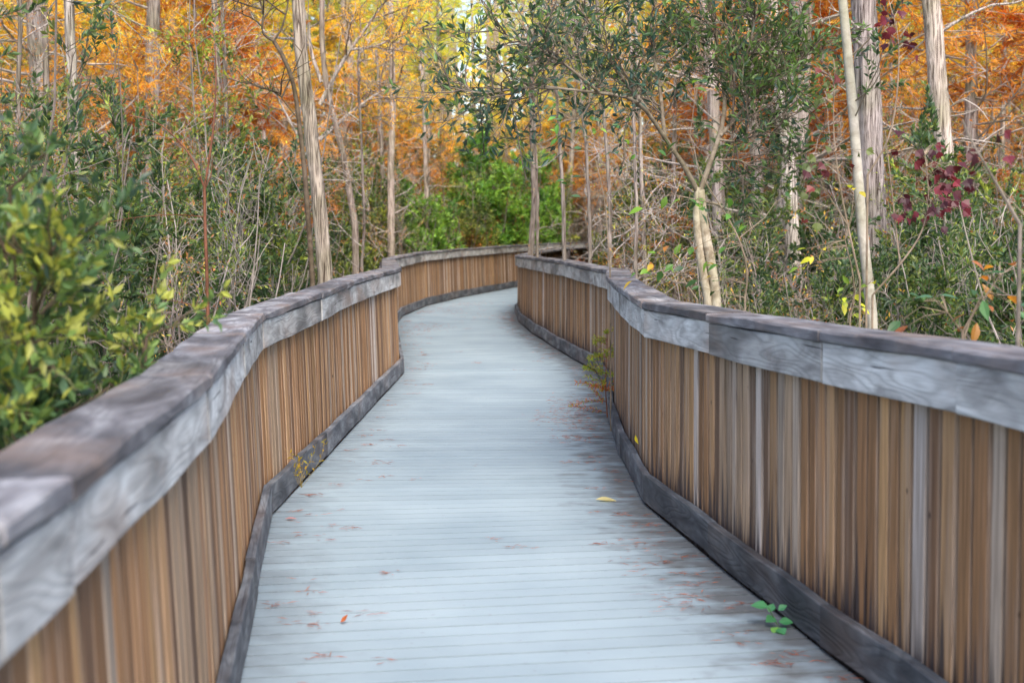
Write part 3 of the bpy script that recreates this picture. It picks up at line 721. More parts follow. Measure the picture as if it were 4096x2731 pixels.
# far wood: one mass behind everything
g = Geo(); gt = Geo(); n = 70000
th = rng.uniform(math.radians(-34), math.radians(34), n); rr = rng.uniform(62, 78, n); z = GROUND + rng.uniform(0, 1, n) ** .9 * 20
cl_ph = np.sin(th * 60 + 1) + np.sin(th * 143 + z * .5) + np.sin(z * 1.3 + th * 31)
keep = rng.uniform(size=n) < .72 + .2 * cl_ph; th, rr, z, cl_ph = th[keep], rr[keep], z[keep], cl_ph[keep]; n = len(th)
zz = z + rng.normal(size=n) * 1.2 + cl_ph * .8
k = np.clip((zz + 1) / 1.6, 0, 6.99).astype(int); col = np.array([(.2, .17, .12), OL, RUST, ORG, AMB, YEL, LIM])[k] * (1 + rng.normal(size=(n, 1)) * .2)
k2 = z < 11 + 40 * np.abs(th + .03) * 3; th, rr, z, col = th[k2], rr[k2], z[k2], col[k2]; n = len(th)
pb = np.stack([np.sin(th) * rr, np.cos(th) * rr, z], 1)
leaf_quads(g, pb, rng.normal(size=(n, 3)) * [1, 1, .3], rng.uniform(.4, .9, n), rng.uniform(.15, .35, n), np.clip(col, .01, .92), fold=.05, flat=.5)
nt_ = 230; th = rng.uniform(math.radians(-34), math.radians(34), nt_); rr = rng.uniform(60, 74, nt_)
tp = grow(np.stack([np.sin(th) * rr, np.cos(th) * rr, np.full(nt_, GROUND - .2)], 1), rng.normal(size=(nt_, 3)) * [.03, .03, 0] + [0, 0, 1], rng.uniform(12, 19, nt_), 8, .015, 0)
tubes(g, tp, rng.uniform(.1, .22, nt_), .04, (.5, .44, .42), 5)
tag(g.build('far_wood', M_NEEDLE), 'distant mass of orange and yellow cypress wood closing the view', 'woodland', kind='stuff')

# ------------------------------------------------------------------ trees one can tell apart
def img_path(pts, d, ext_top=None, K=24):
    """smooth path through points seen at X, Y and standing at distance d"""
    P = np.array([at(X, Y, d if np.isscalar(d) else dd) for (X, Y), dd in zip(pts, np.broadcast_to(d, (len(pts),)))])
    if ext_top: P = np.concatenate([P, [P[-1] + (P[-1] - P[-2]) / np.linalg.norm(P[-1] - P[-2]) * ext_top]])
    s = np.concatenate([[0], np.cumsum(np.linalg.norm(np.diff(P, axis=0), axis=1))])
    q = np.linspace(0, s[-1], K)
    out = np.stack([np.interp(q, s, P[:, i]) for i in range(3)], 1)
    for _ in range(2): out[1:-1] = (out[:-2] + 2 * out[1:-1] + out[2:]) / 4
    return out
def to_ground(P):
    b = P[0].copy(); 
    if b[2] > GROUND: P = np.concatenate([[[b[0], b[1], GROUND - .15], [b[0], b[1], (b[2] + GROUND) / 2]], P])
    return P

def trunk_tree(name, pts, d, wpx, wtop, label, mat=M_CYP, cat='tree', top=4.0, branches=18, blen=1.2, tone=(1, 1, 1), leaf=None, ridge=.1, sides=22, bz=(.25, 1), group=None, leafy=3000):
    P = img_path(pts, d, top); P = to_ground(P)
    b = P[0] + [0, 0, .15]
    root = empty(name, tuple(b), label, cat, group); g = Geo()
    s = np.concatenate([[0], np.cumsum(np.linalg.norm(np.diff(P, axis=0), axis=1))]); q = np.linspace(0, s[-1], 60)
    P = np.stack([np.interp(q, s, P[:, i]) for i in range(3)], 1)
    P[6:-2] += np.cumsum(rng.normal(size=(len(P) - 8, 3)) * [.0035, .0035, 0], 0) * (1 if d > 10 else .5)
    r0 = .92 * wpx * d / SRC_F / 2; r1 = wtop * d / SRC_F / 2
    tubes(g, P - b, r0 * 1.12, r1 * .6, tone, sides, 1.0, ridge)
    tr = (P - b)[None]; pos, dr, _, t = spawn(tr, branches, bz[0], bz[1], 45, 95)
    L1 = grow(pos, dr, rng.uniform(.4, 1.3, branches) * blen, 8, .17, .02); k_ = off_walk(L1, b); k_[:3] |= k_.sum() < 3; L1 = L1[k_]; tubes(g, L1, r0 * .16 + .003, .003, (1, 1, 1), 5)
    p2, d2, _, _ = spawn(L1, branches * 6, .15, 1, 30, 75); L2 = grow(p2, d2, rng.uniform(.15, .5, branches * 6) * blen ** .5, 5, .2, .0); L2 = L2[off_walk(L2, b)]; tubes(g, L2, .004, .0015, (1.1, 1.1, 1.1), 3)
    g.build('trunk', mat, root, True)
    if leaf:
        g = Geo(); p3, d3, _, _ = spawn(L2, leafy, .1, 1, 30, 75)
        leaf_quads(g, p3, d3, rng.uniform(.03, .07, leafy), .008, mix([RUST, RUST, ORG, LIM], leafy, .2, p3, .8), .03, .7, .1); g.build('crown', M_NEEDLE, root)
    return root
trunk_tree('cypress_tree', [(1300, 1130), (1285, 950), (1262, 700), (1240, 480), (1205, 250), (1185, 0)], 12, 66, 60,
           'shaggy barked cypress trunk leaning left just behind the bend of the left railing', tone=(.9, .85, .76), branches=26, blen=1.0, leaf='cypress', bz=(.4, 1))
trunk_tree('cypress_tree', [(320, 1700), (305, 900), (300, 400), (285, 0)], 13.5, 50, 46, 'straight pale cypress trunk standing near the left edge, behind the blurred bush', branches=14, bz=(.3, 1), leaf='cypress')
trunk_tree('cypress_tree', [(3490, 1000), (3480, 600), (3465, 300), (3450, 0)], 13, 112, 118, 'thick furrowed grey cypress trunk right behind the slim pale stem', tone=(.85, .82, .85), branches=10, bz=(.4, 1), ridge=.14)
trunk_tree('cypress_tree', [(3790, 720), (3770, 500), (3745, 200), (3725, 0)], 15, 88, 92, 'thick pale cypress trunk with knots and a long bare side limb near the right edge', tone=(1.15, 1.1, 1.05), branches=14, blen=1.5, bz=(.35, 1), leaf='cypress', leafy=1500)
trunk_tree('cypress_tree', [(3180, 1080), (3170, 850), (3150, 500), (3105, 200), (3090, 0)], 16, 66, 66, 'whitish cypress trunk bending left between the forked tree and slim pale stem', tone=(1.3, 1.3, 1.3), branches=12, bz=(.3, 1), leaf='cypress', leafy=1500)
trunk_tree('cypress_tree', [(3035, 1000), (3030, 700), (3010, 300), (3000, 0)], 18, 52, 50, 'grey cypress trunk directly left of the whitish bending one', branches=10, bz=(.3, 1))
trunk_tree('cypress_tree', [(2880, 900), (2860, 500), (2840, 200), (2825, 0)], 18, 58, 50, 'pale cypress trunk showing through the crown of the forked evergreen', tone=(1.2, 1.15, 1.15), branches=8, bz=(.3, 1))
slim = [((1535, 1000), (1530, 700), (1520, 500), 31, 26, 1.0), ((1710, 1000), (1700, 800), (1690, 530), 34, 26, 1.2), ((1455, 1050), (1462, 870), (1455, 700), 18, 17, .6), ((880, 700), (865, 300), (850, 0), 17, 34, 1.0), ((925, 700), (912, 300), (905, 0), 16, 22, .6),
        ((2120, 1010), (2135, 800), (2125, 500), 24, 30, .8), ((2140, 1000), (2138, 800), (2130, 600), 20, 16, .8), ((2262, 1020), (2255, 800), (2240, 550), 17, 22, .9), ((2365, 1020), (2360, 800), (2345, 600), 16, 20, .8),
        ((2445, 1060), (2440, 800), (2420, 500), 15, 22, .8), ((2540, 1080), (2545, 800), (2530, 400), 14, 20, .9), ((2580, 1080), (2570, 700), (2550, 300), 16, 22, 1.0), ((3295, 700), (3290, 300), (3280, 0), 22, 30, 1.2), ((3570, 700), (3565, 400), (3570, 0), 22, 20, 1.1),
        ((3900, 800), (3905, 500), (3900, 100), 20, 34, 1.1), ((4000, 800), (4010, 500), (4020, 100), 24, 30, 1.1), ((620, 900), (610, 500), (600, 0), 20, 28, .9), ((180, 900), (200, 500), (190, 0), 16, 34, .8), ((60, 900), (70, 500), (80, 0), 14, 26, .7), ((1560, 700), (1570, 450), (1560, 0), 30, 34, 1.2), ((2680, 1100), (2690, 700), (2700, 300), 19, 24, 1.1)]
for a, b, c_, d, w_, tn in slim:
    trunk_tree('slender_tree', [a, b, c_], d, w_, w_ * .8, 'slender pale trunked tree standing in the thicket behind the railing', M_CYP_FAR, top=3 if c_[1] < 50 else 1.6, branches=40, blen=.9, tone=(tn * .82, tn * .78, tn * .74), bz=(.15, 1), sides=10, ridge=.05, group='slender trees of the thicket', leaf='cypress', leafy=2600 if c_[1] < 50 else 1000)

def extra_limbs(name, label, mat, limbs, d, tw=30, leaf=None):
    P0 = at(*limbs[0][0][0], d); gb = np.array([P0[0], P0[1], GROUND]); root = empty(name, tuple(gb), label, 'tree')
    g = Geo(); ps = []
    for i, (pts, r0, r1, col) in enumerate(limbs):
        P = img_path(pts, d, None, 16)
        if i == 0: P = to_ground(P)
        P = P - gb; tubes(g, P, r0, r1, col, 9, 1, .06); ps.append(np.stack([np.interp(np.linspace(0, 1, 12), np.linspace(0, 1, len(P)), P[:, k]) for k in range(3)], 1))
    pa = np.stack(ps[1:]); p1, d1, _, _ = spawn(pa, tw, .2, 1, 30, 70); b1 = grow(p1, d1, rng.uniform(.3, 1, tw) * d * .06, 6, .14, .02); tubes(g, b1, .0007 * d, .003, limbs[0][3], 4)
    p2, d2, _, _ = spawn(b1, tw * 6, .2, 1, 30, 70); b2 = grow(p2, d2, rng.uniform(.2, 1, tw * 6) * d * .03, 5, .18, 0); tubes(g, b2, .0004 * d, .0015, limbs[0][3], 3); g.build('trunk', mat, root, True)
    if leaf:
        g = Geo(); p3, d3, _, _ = spawn(b2, 3500, .2, 1, 30, 70); leaf_quads(g, p3, d3, rng.uniform(.05, .1, 3500), .014, mix(leaf, 3500, .2, p3, .8), .03, .7, .1); g.build('crown', M_NEEDLE, root)
extra_limbs('bare_tree', 'bare pale tree with rising forked limbs just right of the leaning shaggy trunk', M_CYP_FAR,
    [([(1420, 900), (1370, 600), (1310, 380), (1285, 180), (1290, -60)], .048, .034, (.75, .7, .66)), ([(1280, 420), (1340, 300), (1400, 200), (1480, 90), (1560, -20)], .035, .012, (1, 1, 1)),
     ([(1285, 330), (1240, 200), (1235, 90), (1200, -20)], .03, .012, (1, 1, 1)), ([(1278, 560), (1380, 470), (1500, 380), (1640, 300)], .03, .01, (1, 1, 1)), ([(1400, 200), (1500, 190), (1620, 130), (1760, 90)], .02, .008, (1, 1, 1)), ([(1284, 640), (1200, 560), (1130, 430), (1080, 330)], .025, .01, (1, 1, 1))], 19, 36, [ORG, AMB, AMB, YEL])
extra_limbs('dark_limbed_tree', 'small tree with a dark crooked limb curving up left of the leaning shaggy trunk', M_SMOOTH,
    [([(1250, 1120), (1235, 900), (1215, 640), (1195, 480), (1180, 350), (1150, 240), (1095, 165)], .022, .016, (.28, .24, .22)), ([(1095, 165), (1045, 135), (1055, 60), (1030, -40)], .012, .006, (.25, .22, .2)), ([(1095, 165), (1130, 110), (1150, 30), (1160, -60)], .009, .005, (.25, .22, .2)),
     ([(1195, 480), (1130, 400), (1100, 330)], .007, .003, (.3, .26, .22))], 11.4, 14)

# forked evergreen tree leaning over the right railing
def limb_tree():
    d = 8.0; base = at(2860, 1190, d); gb = np.array([base[0], base[1], GROUND])
    root = empty('evergreen_tree', tuple(gb), 'dark leaved evergreen tree with twin fawn stems forking above the right railing', 'tree')
    g = Geo(); limbs = []
    def lim(pts, r0, r1, dd=None, gr=False, K=16, col=(1, 1, 1)):
        P = img_path(pts, dd if dd is not None else d, None, K)
        if gr: P = to_ground(P)
        P = P - gb; tubes(g, P, r0, r1, col if gr else (.5, .48, .47), 9, 1, .06); return P
    lim([(2865, 1190), (2845, 1050), (2815, 900), (2800, 760)], .030, .026, gr=True)
    lim([(2830, 1190), (2800, 1020), (2785, 880), (2792, 750)], .024, .02, gr=True)
    A = lim([(2792, 770), (2740, 660), (2660, 560), (2590, 440), (2540, 390), (2400, 372), (2230, 355), (2080, 330)], .015, .005, [8, 7.95, 7.9, 7.8, 7.7, 7.5, 7.4, 7.3])
    B = lim([(2800, 770), (2850, 620), (2890, 520), (2905, 380), (2870, 200), (2850, 0)], .016, .007, [8, 8, 8, 8.1, 8.2, 8.3])
    Cc = lim([(2880, 545), (2990, 420), (3080, 330), (3200, 190)], .012, .005, [8, 8.1, 8.2, 8.3])
    D = lim([(2590, 440), (2480, 300), (2400, 180), (2330, 60), (2300, -60)], .012, .004, [7.8, 7.8, 7.8, 7.8, 7.8])
    E = lim([(2400, 372), (2250, 250), (2120, 180), (1980, 120)], .009, .003, [7.5, 7.4, 7.3, 7.3])
    F = lim([(2230, 355), (2080, 350), (1930, 380), (1780, 345)], .007, .002, [7.4, 7.3, 7.2, 7.2])
    G = lim([(2660, 560), (2640, 350), (2600, 150), (2620, -80)], .012, .004, [7.9, 8, 8.1, 8.2])
    H = lim([(2905, 380), (3000, 200), (3020, 60), (3060, -100)], .01, .004, [8.1, 8.1, 8.1, 8.2])
    I = lim([(2880, 560), (2960, 570), (3060, 520), (3150, 545)], .007, .003); J = lim([(2860, 640), (2960, 640), (3040, 690)], .006, .003)
    g.build('trunk', M_SMOOTH, root, True)
    paths = np.stack([np.stack([np.interp(np.linspace(0, 1, 12), np.linspace(0, 1, len(P)), P[:, i]) for i in range(3)], 1) for P in (A[5:], B[7:], Cc, D, E, F, G, H, D, E, F, G, H, Cc, Cc, B[7:], I, J, I, J)])
    g = Geo(); n1 = 330; p1, d1, _, _ = spawn(paths, n1, .1, 1, 30, 80); b1 = grow(p1, d1, rng.uniform(.1, .5, n1), 6, .2, .03); tubes(g, b1, .004, .0018, (.2, .16, .13), 4)
    n2 = 2300; p2, d2, _, _ = spawn(b1, n2, .2, 1, 30, 70); b2 = grow(p2, d2, rng.uniform(.06, .2, n2), 5, .2, .05); tubes(g, b2, .002, .001, (.2, .16, .12), 3)
    g.build('branches', M_TWIG, root)
    g = Geo(); n3 = 6600; p3, d3, _, _ = spawn(b2, n3, .2, 1, 25, 65, .25)
    leaf_quads(g, p3, d3, rng.uniform(.04, .07, n3), rng.uniform(.015, .023, n3), mix([BG, BG, (.035, .075, .045), DG, MG, (.12, .2, .055)], n3, .25, p3, 1.5), .08, .35)
    g.build('crown', M_LEAF, root)
limb_tree()

# slim pale stem in front of the thick trunk
def slim_pale():
    d = 7.6; P = img_path([(3490, 1290), (3480, 1180), (3445, 900), (3440, 800), (3420, 550), (3395, 250), (3370, 0)], d, 1.5); P = to_ground(P); gb = P[0] + [0, 0, .15]
    root = empty('slim_tree', tuple(gb), 'slim smooth pale stem with mottled bark close behind the right railing', 'tree')
    g = Geo(); s = np.concatenate([[0], np.cumsum(np.linalg.norm(np.diff(P, axis=0), axis=1))]); q = np.linspace(0, s[-1], 50)
    P = np.stack([np.interp(q, s, P[:, i]) for i in range(3)], 1); tubes(g, P - gb, .035, .019, (.85, .83, .8), 14, 1, .05); pb, dr, _, _ = spawn((P - gb)[None], 16, .58, 1, 30, 80); b1 = grow(pb, dr, rng.uniform(.25, .7, 16), 7, .15, .03); tubes(g, b1, .005, .002, (.4, .35, .3), 4)
    p2, d2, _, _ = spawn(b1, 90, .2, 1, 30, 70); b2 = grow(p2, d2, rng.uniform(.06, .2, 90), 4, .2, .03); tubes(g, b2, .002, .001, (.5, .45, .4), 3); g.build('trunk', M_PALE, root, True)
    g = Geo(); p3, d3, _, _ = spawn(b2, 900, .2, 1, 25, 65, .2); leaf_quads(g, p3, d3, rng.uniform(.03, .055, 900), .015, mix([BG, DG, MG], 900, .25, p3), .08, .35); g.build('crown', M_LEAF, root)
slim_pale()

# rust stemmed cypress sapling behind the left railing
def red_sapling():
    d = 8.2; root_p = at(830, 1270, d); gb = np.array([root_p[0], root_p[1], GROUND])
    root = empty('cypress_sapling', tuple(gb), 'thin cypress sapling with rust brown stem and arching limb behind the left railing', 'tree')
    g = Geo(); out = []
    def lim(pts, r0, r1, gr=False):
        P = img_path(pts, d, None, 14)
        if gr: P = to_ground(P)
        P -= gb; tubes(g, P, r0, r1, REDB, 6); out.append(np.stack([np.interp(np.linspace(0, 1, 10), np.linspace(0, 1, len(P)), P[:, i]) for i in range(3)], 1))
    lim([(832, 1270), (828, 1100), (820, 900), (818, 750)], .0115, .009, True)
    lim([(818, 750), (840, 620), (858, 480), (865, 330), (862, 180)], .008, .003); lim([(815, 745), (780, 650), (740, 590), (640, 490), (520, 462)], .0065, .003)
    lim([(822, 868), (700, 858), (560, 866), (430, 890)], .0035, .0015); lim([(818, 760), (845, 700), (850, 640)], .004, .002); lim([(825, 1235), (730, 1210), (600, 1185)], .003, .0015)
    lim2 = np.stack(out[1:]); p1, d1, _, _ = spawn(lim2, 46, .1, 1, 50, 90); b1 = grow(p1, d1, rng.uniform(.06, .22, 46), 5, .15, -.02); tubes(g, b1, .0018, .0008, REDB, 3); g.build('trunk', M_TWIG, root, True)
    g = Geo(); p3, d3, _, _ = spawn(b1, 1500, .1, 1, 40, 75); leaf_quads(g, p3, d3, rng.uniform(.015, .03, 1500), .0035, mix([(.12, .22, .04), YG, OL, RUST], 1500, .2, p3, 2.0), .02); g.build('crown', M_NEEDLE, root)
red_sapling()

# blurred bush close to the camera at the left
def near_bush():
    gb = np.array([-1.20, 3.65, GROUND])
    root = empty('laurel_bush', tuple(gb), 'big blurred bush of green laurel leaves close beside the left railing', 'bush')
    lim_ = lambda P: np.interp(P[..., 1] + gb[1], [p[1] for p in LEFT], [p[0] for p in LEFT]) - .20 - gb[0]
    def push_(P):
        P = P.copy(); P[..., 0] = np.where(P[..., 2] < 2.04, np.minimum(P[..., 0], lim_(P) - .03), P[..., 0]); return P
    g = Geo(); base = np.array([[.0, 0, 0], [.08, .1, 0], [-.1, .05, 0], [-.25, -.05, 0], [-.3, .2, 0]])
    st = grow(base, [(.04, 0, 1), (.08, .05, 1), (.02, -.05, 1), (-.08, 0, 1), (-.05, .1, 1)], [2.3, 2.1, 2.45, 2.5, 2.4], 9, .06, .01); st = push_(st); tubes(g, st, .012, .004, BROWN, 6)
    n1 = 190; p1, d1, _, _ = spawn(st, n1, .46, 1, 35, 75); b1 = grow(p1, d1, rng.uniform(.10, .30, n1), 6, .15, .03); b1 = push_(b1); tubes(g, b1, .004, .002, BROWN, 4)
    n2 = 800; p2, d2, _, _ = spawn(b1, n2, .2, 1, 30, 65); b2 = grow(p2, d2, rng.uniform(.06, .18, n2), 5, .15, .04); b2 = push_(b2); tubes(g, b2, .002, .001, (.2, .2, .1), 3); g.build('branches', M_TWIG, root)
    g = Geo(); n3 = 8500; p3, d3, _, _ = spawn(b2, n3, .1, 1, 25, 65, .2)
    col = mix([(.03, .06, .04), (.055, .11, .05), (.08, .15, .05), (.14, .22, .055), (.3, .32, .06)], n3, .25, p3, 2.2)
    leaf_quads(g, p3, d3, rng.uniform(.032, .055, n3), rng.uniform(.016, .023, n3), col, .08, .45); g.build('foliage', M_LEAF, root)
near_bush()

# leafy understory right behind the railings: placed plants, each with its own look
def place_copy(key, X, d, label, cat, sc=1.0, name=None):
    p_ = at(X, 1200, d)
    for _ in range(60):
        if not on_walk(p_[0], p_[1], RAD.get(key, .5) * sc): break
        p_[0] += .05 if X > 2400 else (-.05 if X < 1600 else 0); p_[1] += 0 if X > 2400 or X < 1600 else .15
    o = dup(protos[key], (p_[0], p_[1], GROUND), rng.uniform(0, 6.28), sc); 
    if name: o.name = name
    if 'group' in o: del o['group']
    return tag(o, label, cat)
place_copy('ev3', 30, 7.0, 'tall dark twiggy evergreen filling the upper left corner', 'tree', 1.0)
place_copy('ev3', 230, 8.8, 'dark twiggy evergreen beside the straight pale trunk near the left edge', 'tree', .84)
for X_, d_, k_, sc_, lb_ in [(560, 11.0, 'ev0', .95, 'green shrub left of the rust stemmed sapling'), (740, 12.5, 'ev1', 1.25, 'green shrub behind the rust stemmed sapling'), (960, 12.0, 'ev0', 1.0, 'dark green shrub just right of the rust stemmed sapling'), (1150, 15.5, 'ev3', .82, 'tall green shrub behind the leaning shaggy trunk, on its left'),
        (1500, 16.0, 'ev1', 1.3, 'bushy green shrub between the leaning trunk and the back railing'), (1440, 19.0, 'ev3', .8, 'tall green shrub right of the leaning trunk, farther back'), (640, 15.0, 'ev2', .85, 'tall olive shrub with yellow leaves left of the slender pair of trunks')]:
    place_copy(k_, X_, d_, lb_, 'shrub', sc_)
place_copy('ev0', 330, 8.5, 'evergreen shrub with dark twigs between left edge trunk and rust sapling', 'shrub', 1.05)
place_copy('ev1', 1420, 12.5, 'dense green shrub just right of the leaning shaggy trunk', 'shrub', 1.15)
place_copy('ev0', 1130, 13.5, 'dark green shrub just left of the leaning shaggy trunk', 'shrub', .95)
place_copy('bt1', 1050, 10.0, 'tangle of pale bare stems behind the left railing below the shaggy trunk', 'shrub', .95)
place_copy('ev0', 3900, 8.5, 'dense olive green shrub at the right edge behind the railing', 'shrub', .85)
place_copy('ev1', 3650, 9.5, 'rounded olive green shrub under the maple with dark red leaves', 'shrub', .95)
place_copy('ev1', 3250, 10.5, 'green shrub at the foot of the whitish bending trunk', 'shrub', .8)
for X_, d_, k_, sc_, lb_ in [(3520, 9.8, 'ev1', .8, 'green shrub at the foot of the thick furrowed trunk'), (4080, 9.2, 'ev0', .85, 'olive shrub cut by the right edge of the photo behind the railing'), (3330, 9.0, 'bt1', .8, 'low bare twig tangle left of the slim pale stem'),
        (3080, 9.6, 'ev0', .7, 'small green shrub just right of the twin fawn stems'), (2960, 9.0, 'bt0', .65, 'bare twig bush close behind the twin fawn stems'), (3780, 11.0, 'ev1', 1.0, 'green shrub below the knotty pale trunk'), (2640, 11.0, 'bt0', .8, 'bare pinkish twig bush left of the twin fawn stems')]:
    place_copy(k_, X_, d_, lb_, 'shrub', sc_)
place_copy('yb0', 2060, 46, 'bright green bush at the end of the visible walk', 'bush', 2.0)
place_copy('yb0', 1960, 43, 'yellow green bush left of the bright green one beyond the walk', 'bush', 1.8)
place_copy('yb0', 1900, 47, 'tall green bush behind the far bend of the walk', 'bush', 1.7)
place_copy('yb0', 1650, 33, 'yellow green bush behind the back railing, at its left end', 'bush', 1.3)
place_copy('ev1', 1560, 29, 'dark green bush behind the left end of the back railing', 'bush', 1.3)
place_copy('yb0', 2150, 42, 'pale green bush right of the bright green one beyond the walk', 'bush', 1.3)
place_copy('yb0', 1780, 37, 'leafy green bush behind the middle of the back railing', 'bush', 1.1)
place_copy('ru0', 1830, 39, 'orange brown feathery young cypress beyond the far bend of the railing', 'tree', 1.5)

# saplings with big leaves by the right railing
MAPLE = [(0, 0), (.30, .12), (.50, .42), (.22, .42), (.30, .78), (.12, .62), (0, 1.0)]
def maple_leaf(geo, base, d, nrm, L, col):
    d = np.array(d, float); d /= np.linalg.norm(d); nrm = np.array(nrm, float); nrm -= d * nrm.dot(d); nrm /= np.linalg.norm(nrm); sd_ = np.cross(d, nrm)
    v = []; 
    for (x, y) in MAPLE: v.append(np.array(base) + d * y * L + sd_ * x * L + nrm * (.25 * abs(x) - .22 * y * y) * L)
    for (x, y) in MAPLE[1:-1]: v.append(np.array(base) + d * y * L - sd_ * x * L + nrm * (.25 * abs(x) - .22 * y * y) * L)
    v.append(np.array(base) + d * .45 * L - nrm * .05 * L)     # 12 centre
    f = [(0, 1, 2, 12), (12, 2, 3, 12), (12, 3, 4, 5), (12, 5, 6, 10)] ; 
    f = [(12, 0, 1, 2), (12, 2, 3, 5), (3, 4, 5, 3), (12, 5, 6, 11), (12, 7, 0, 0)]
    f = [(12, 0, 1, 2), (12, 2, 3, 5), (12, 5, 6, 11), (12, 11, 9, 8), (12, 8, 7, 0)]
    geo.add(v, f, col)
    # side lobes
    geo.add([v[3], v[4], (np.array(v[4]) + v[5]) / 2, v[5]], [(0, 1, 2, 3)], col); geo.add([v[9], v[10], (np.array(v[10]) + v[11]) / 2, v[11]], [(0, 1, 2, 3)], col)

def big_leaf_plant(name, label, stems, clusters, d, cols, L, kind='oval', stem_r=.006, stem_col=(.35, .27, .2), cat='sapling', wr=.5):
    P0 = at(*stems[0][0], d); gb = np.array([P0[0], P0[1], GROUND]); root = empty(name, tuple(gb), label, cat)
    g = Geo()
    for i, s_ in enumerate(stems):
        P = img_path(s_, d, None, 14)
        if i == 0: P = to_ground(P)
        tubes(g, P - gb, stem_r * (1 if i == 0 else .6), stem_r * .35, stem_col, 6)
    g2 = Geo()
    allp = np.concatenate([img_path(s_, d, None, 14) for s_ in stems])
    for (X, Y, n, sx, sy) in clusters:
        for k in range(n):
            c_ = at(X + rng.normal() * sx, Y + rng.normal() * sy, d + rng.normal() * .09)
            j = np.linalg.norm(allp - c_, axis=1).argmin(); a_ = allp[j]
            mid = (a_ + c_) / 2 + rng.normal(size=3) * .01 + [0, 0, .02]
            tubes(g, np.array([a_, mid, c_]) - gb, .0022, .001, stem_col, 3)
            out = c_ - a_; out[2] *= .3; out = out + rng.normal(size=3) * .08
            ll = L * rng.uniform(.7, 1.25); col = mix(cols, 1, .2)[0]
            if kind == 'maple': maple_leaf(g2, c_ - gb, out * [1, 1, .2] + [0, -.03, -.12], (rng.normal() * .6, -1 + rng.normal() * .4, .5), ll, col)
            else: blade(g2, c_ - gb, out + [0, 0, -.03], (rng.normal() * .5, -.5 + rng.normal() * .3, 1), ll, ll * wr, col, bend=.25)
    g.build('stem', M_TWIG, root); g2.build('leaves', M_LEAF, root)
WINE = [(.075, .008, .016), (.11, .012, .022), (.16, .02, .032), (.05, .008, .014)]
big_leaf_plant('maple_sapling', 'maple sapling with drooping dark red leaves right of the thick trunk', [[(3490, 1180), (3600, 1060), (3690, 940), (3720, 800), (3700, 620)], [(3600, 1060), (3560, 700), (3540, 520)]],
    [(3740, 640, 9, 28, 40), (3790, 720, 20, 48, 40), (3670, 815, 15, 38, 30), (3780, 800, 18, 42, 40), (3585, 860, 3, 25, 20)], 6.8, WINE, .055, 'maple')
big_leaf_plant('maple_sapling', 'thin maple with dark red hanging leaves at the top, above the slim pale stem', [[(3470, 700), (3560, 560), (3590, 380), (3600, 150), (3560, 20)], [(3600, 150), (3640, 90)]],
    [(3540, 60, 9, 40, 40), (3590, 110, 6, 30, 25), (3650, 200, 4, 20, 30), (3590, 520, 3, 20, 30), (3600, 600, 4, 40, 20)], 6.9, WINE + [(.2, .03, .04)], .05, 'maple')
big_leaf_plant('maple_sapling', 'maple sapling with mixed dull red and green leaves left of the slim pale stem', [[(3440, 1120), (3390, 900), (3350, 700), (3330, 500), (3340, 280)], [(3390, 900), (3300, 760)]],
    [(3330, 290, 6, 50, 35), (3300, 370, 4, 30, 30), (3290, 650, 8, 45, 50), (3380, 620, 6, 40, 40), (3270, 740, 7, 35, 40), (3260, 880, 3, 30, 20)], 6.9, [(.10, .02, .025), (.1, .13, .03), (.07, .1, .03), (.15, .03, .025)], .05, 'maple')
big_leaf_plant('maple_sapling', 'out of focus branch with a few wine red leaves at the right edge', [[(4080, 900), (4000, 760), (3930, 640), (3880, 560), (3850, 480)]],
    [(3880, 610, 2, 30, 15), (3985, 550, 2, 20, 15), (3885, 700, 3, 30, 20), (4000, 640, 1, 15, 15)], 4.6, WINE, .045, 'maple', .007, (.3, .25, .22))
GRN = [(.05, .13, .03), (.08, .2, .03), (.14, .27, .03), (.05, .1, .05)]
big_leaf_plant('laurel_sapling', 'sapling with large oval green leaves around the fork of the evergreen tree', [[(2980, 1190), (3000, 1100), (2960, 950), (2880, 820), (2800, 700), (2760, 540)], [(2960, 950), (3060, 870)], [(2880, 820), (2700, 780)]],
    [(2660, 620, 3, 25, 35), (2720, 790, 5, 60, 25), (2800, 850, 5, 60, 30), (2960, 800, 6, 60, 60), (2970, 920, 5, 50, 40), (2800, 370, 4, 35, 40), (2870, 560, 3, 40, 30), (2700, 1060, 6, 60, 40), (2890, 1120, 4, 50, 30)], 7.4, GRN, .068)
big_leaf_plant('laurel_sapling', 'low sapling with broad green and yellowing leaves left of the twin fawn stems', [[(2790, 1200), (2740, 1130), (2700, 1040), (2640, 980)], [(2740, 1130), (2650, 1120)]],
    [(2680, 1010, 7, 60, 30), (2620, 1060, 6, 50, 30), (2750, 1050, 6, 50, 30), (2600, 1100, 4, 30, 20)], 7.6, GRN + [(.4, .28, .03), (.35, .15, .03)], .058)
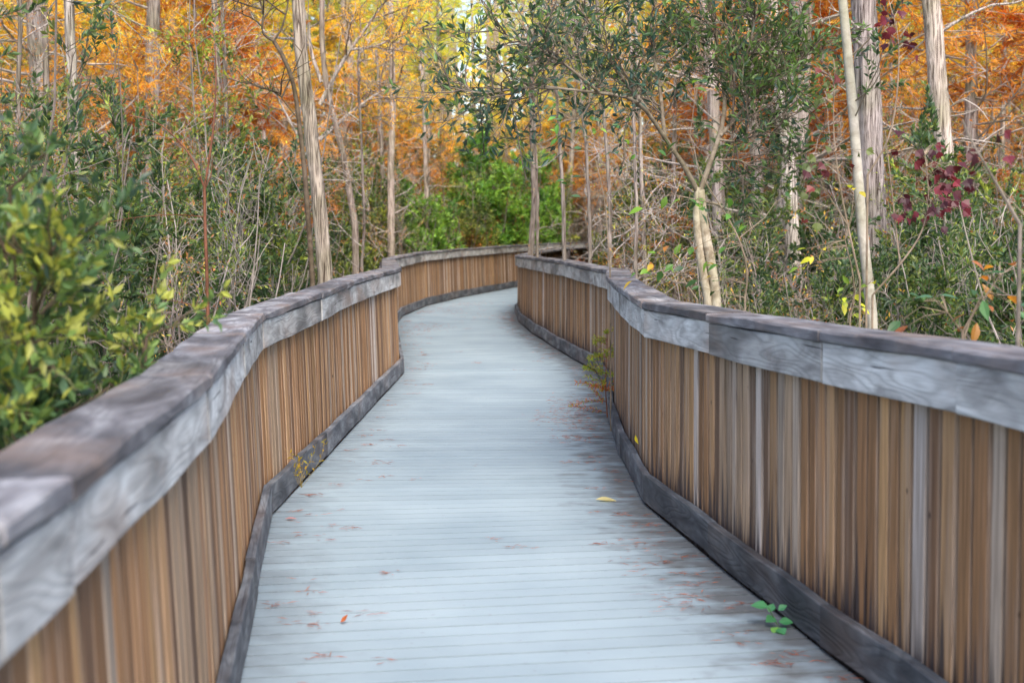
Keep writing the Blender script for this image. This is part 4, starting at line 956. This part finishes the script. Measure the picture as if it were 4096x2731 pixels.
big_leaf_plant('yellow_green_sapling', 'sapling with lime yellow leaves at the foot of the slim pale stem', [[(3400, 1270), (3420, 1180), (3410, 1080), (3380, 960)], [(3420, 1180), (3480, 1130)]],
    [(3410, 1170, 8, 40, 35), (3400, 1240, 4, 30, 25), (3240, 1000, 5, 40, 20), (3410, 760, 3, 25, 20), (3480, 1130, 3, 40, 20), (3230, 1040, 3, 30, 20)], 7.1, [(.35, .42, .03), (.5, .5, .03), (.2, .32, .04), (.6, .5, .05)], .06)
big_leaf_plant('broadleaf_plant', 'low plant with long curved green and browning leaves at the right edge behind the cap', [[(3850, 1330), (3900, 1240), (3960, 1160), (4000, 1100)], [(3850, 1330), (3790, 1250)]],
    [(3930, 1110, 3, 40, 20), (4040, 1070, 4, 50, 15), (3940, 1220, 4, 50, 20), (3720, 1190, 4, 40, 20), (3640, 1290, 2, 30, 15), (4050, 1250, 4, 50, 20), (3880, 1290, 4, 60, 15)], 5.2, [(.06, .15, .05), (.1, .2, .05), (.45, .2, .03), (.3, .1, .03), (.07, .16, .09)], .075, wr=.4)
big_leaf_plant('laurel_sapling', 'bright green leafed sapling under the left side of the overhanging crown', [[(2440, 1060), (2420, 800), (2380, 620), (2300, 480)], [(2380, 620), (2280, 560)], [(2420, 800), (2500, 640)]],
    [(2230, 420, 22, 70, 40), (2300, 480, 20, 60, 40), (2360, 380, 18, 60, 35), (2270, 560, 10, 40, 30), (2420, 520, 12, 60, 40), (2480, 620, 8, 50, 40), (2290, 740, 4, 20, 20)], 10.0, [(.06, .18, .04), (.1, .26, .04), (.2, .34, .04), (.05, .12, .05)], .06)
big_leaf_plant('leaning_branch', 'bare brown branch slanting across the lower right corner of the thicket', [[(3860, 1340), (3900, 1230), (3960, 1120)], [(4096, 860), (3990, 740), (3930, 640)]], [(3950, 1105, 2, 15, 10)], 4.9, [(.5, .17, .02)], .05, stem_r=.0035, cat='branch')

for p_ in unused:          # a kind whose first one was only a source for copies
    for ch in list(p_.children): bpy.data.objects.remove(ch)
    bpy.data.objects.remove(p_)
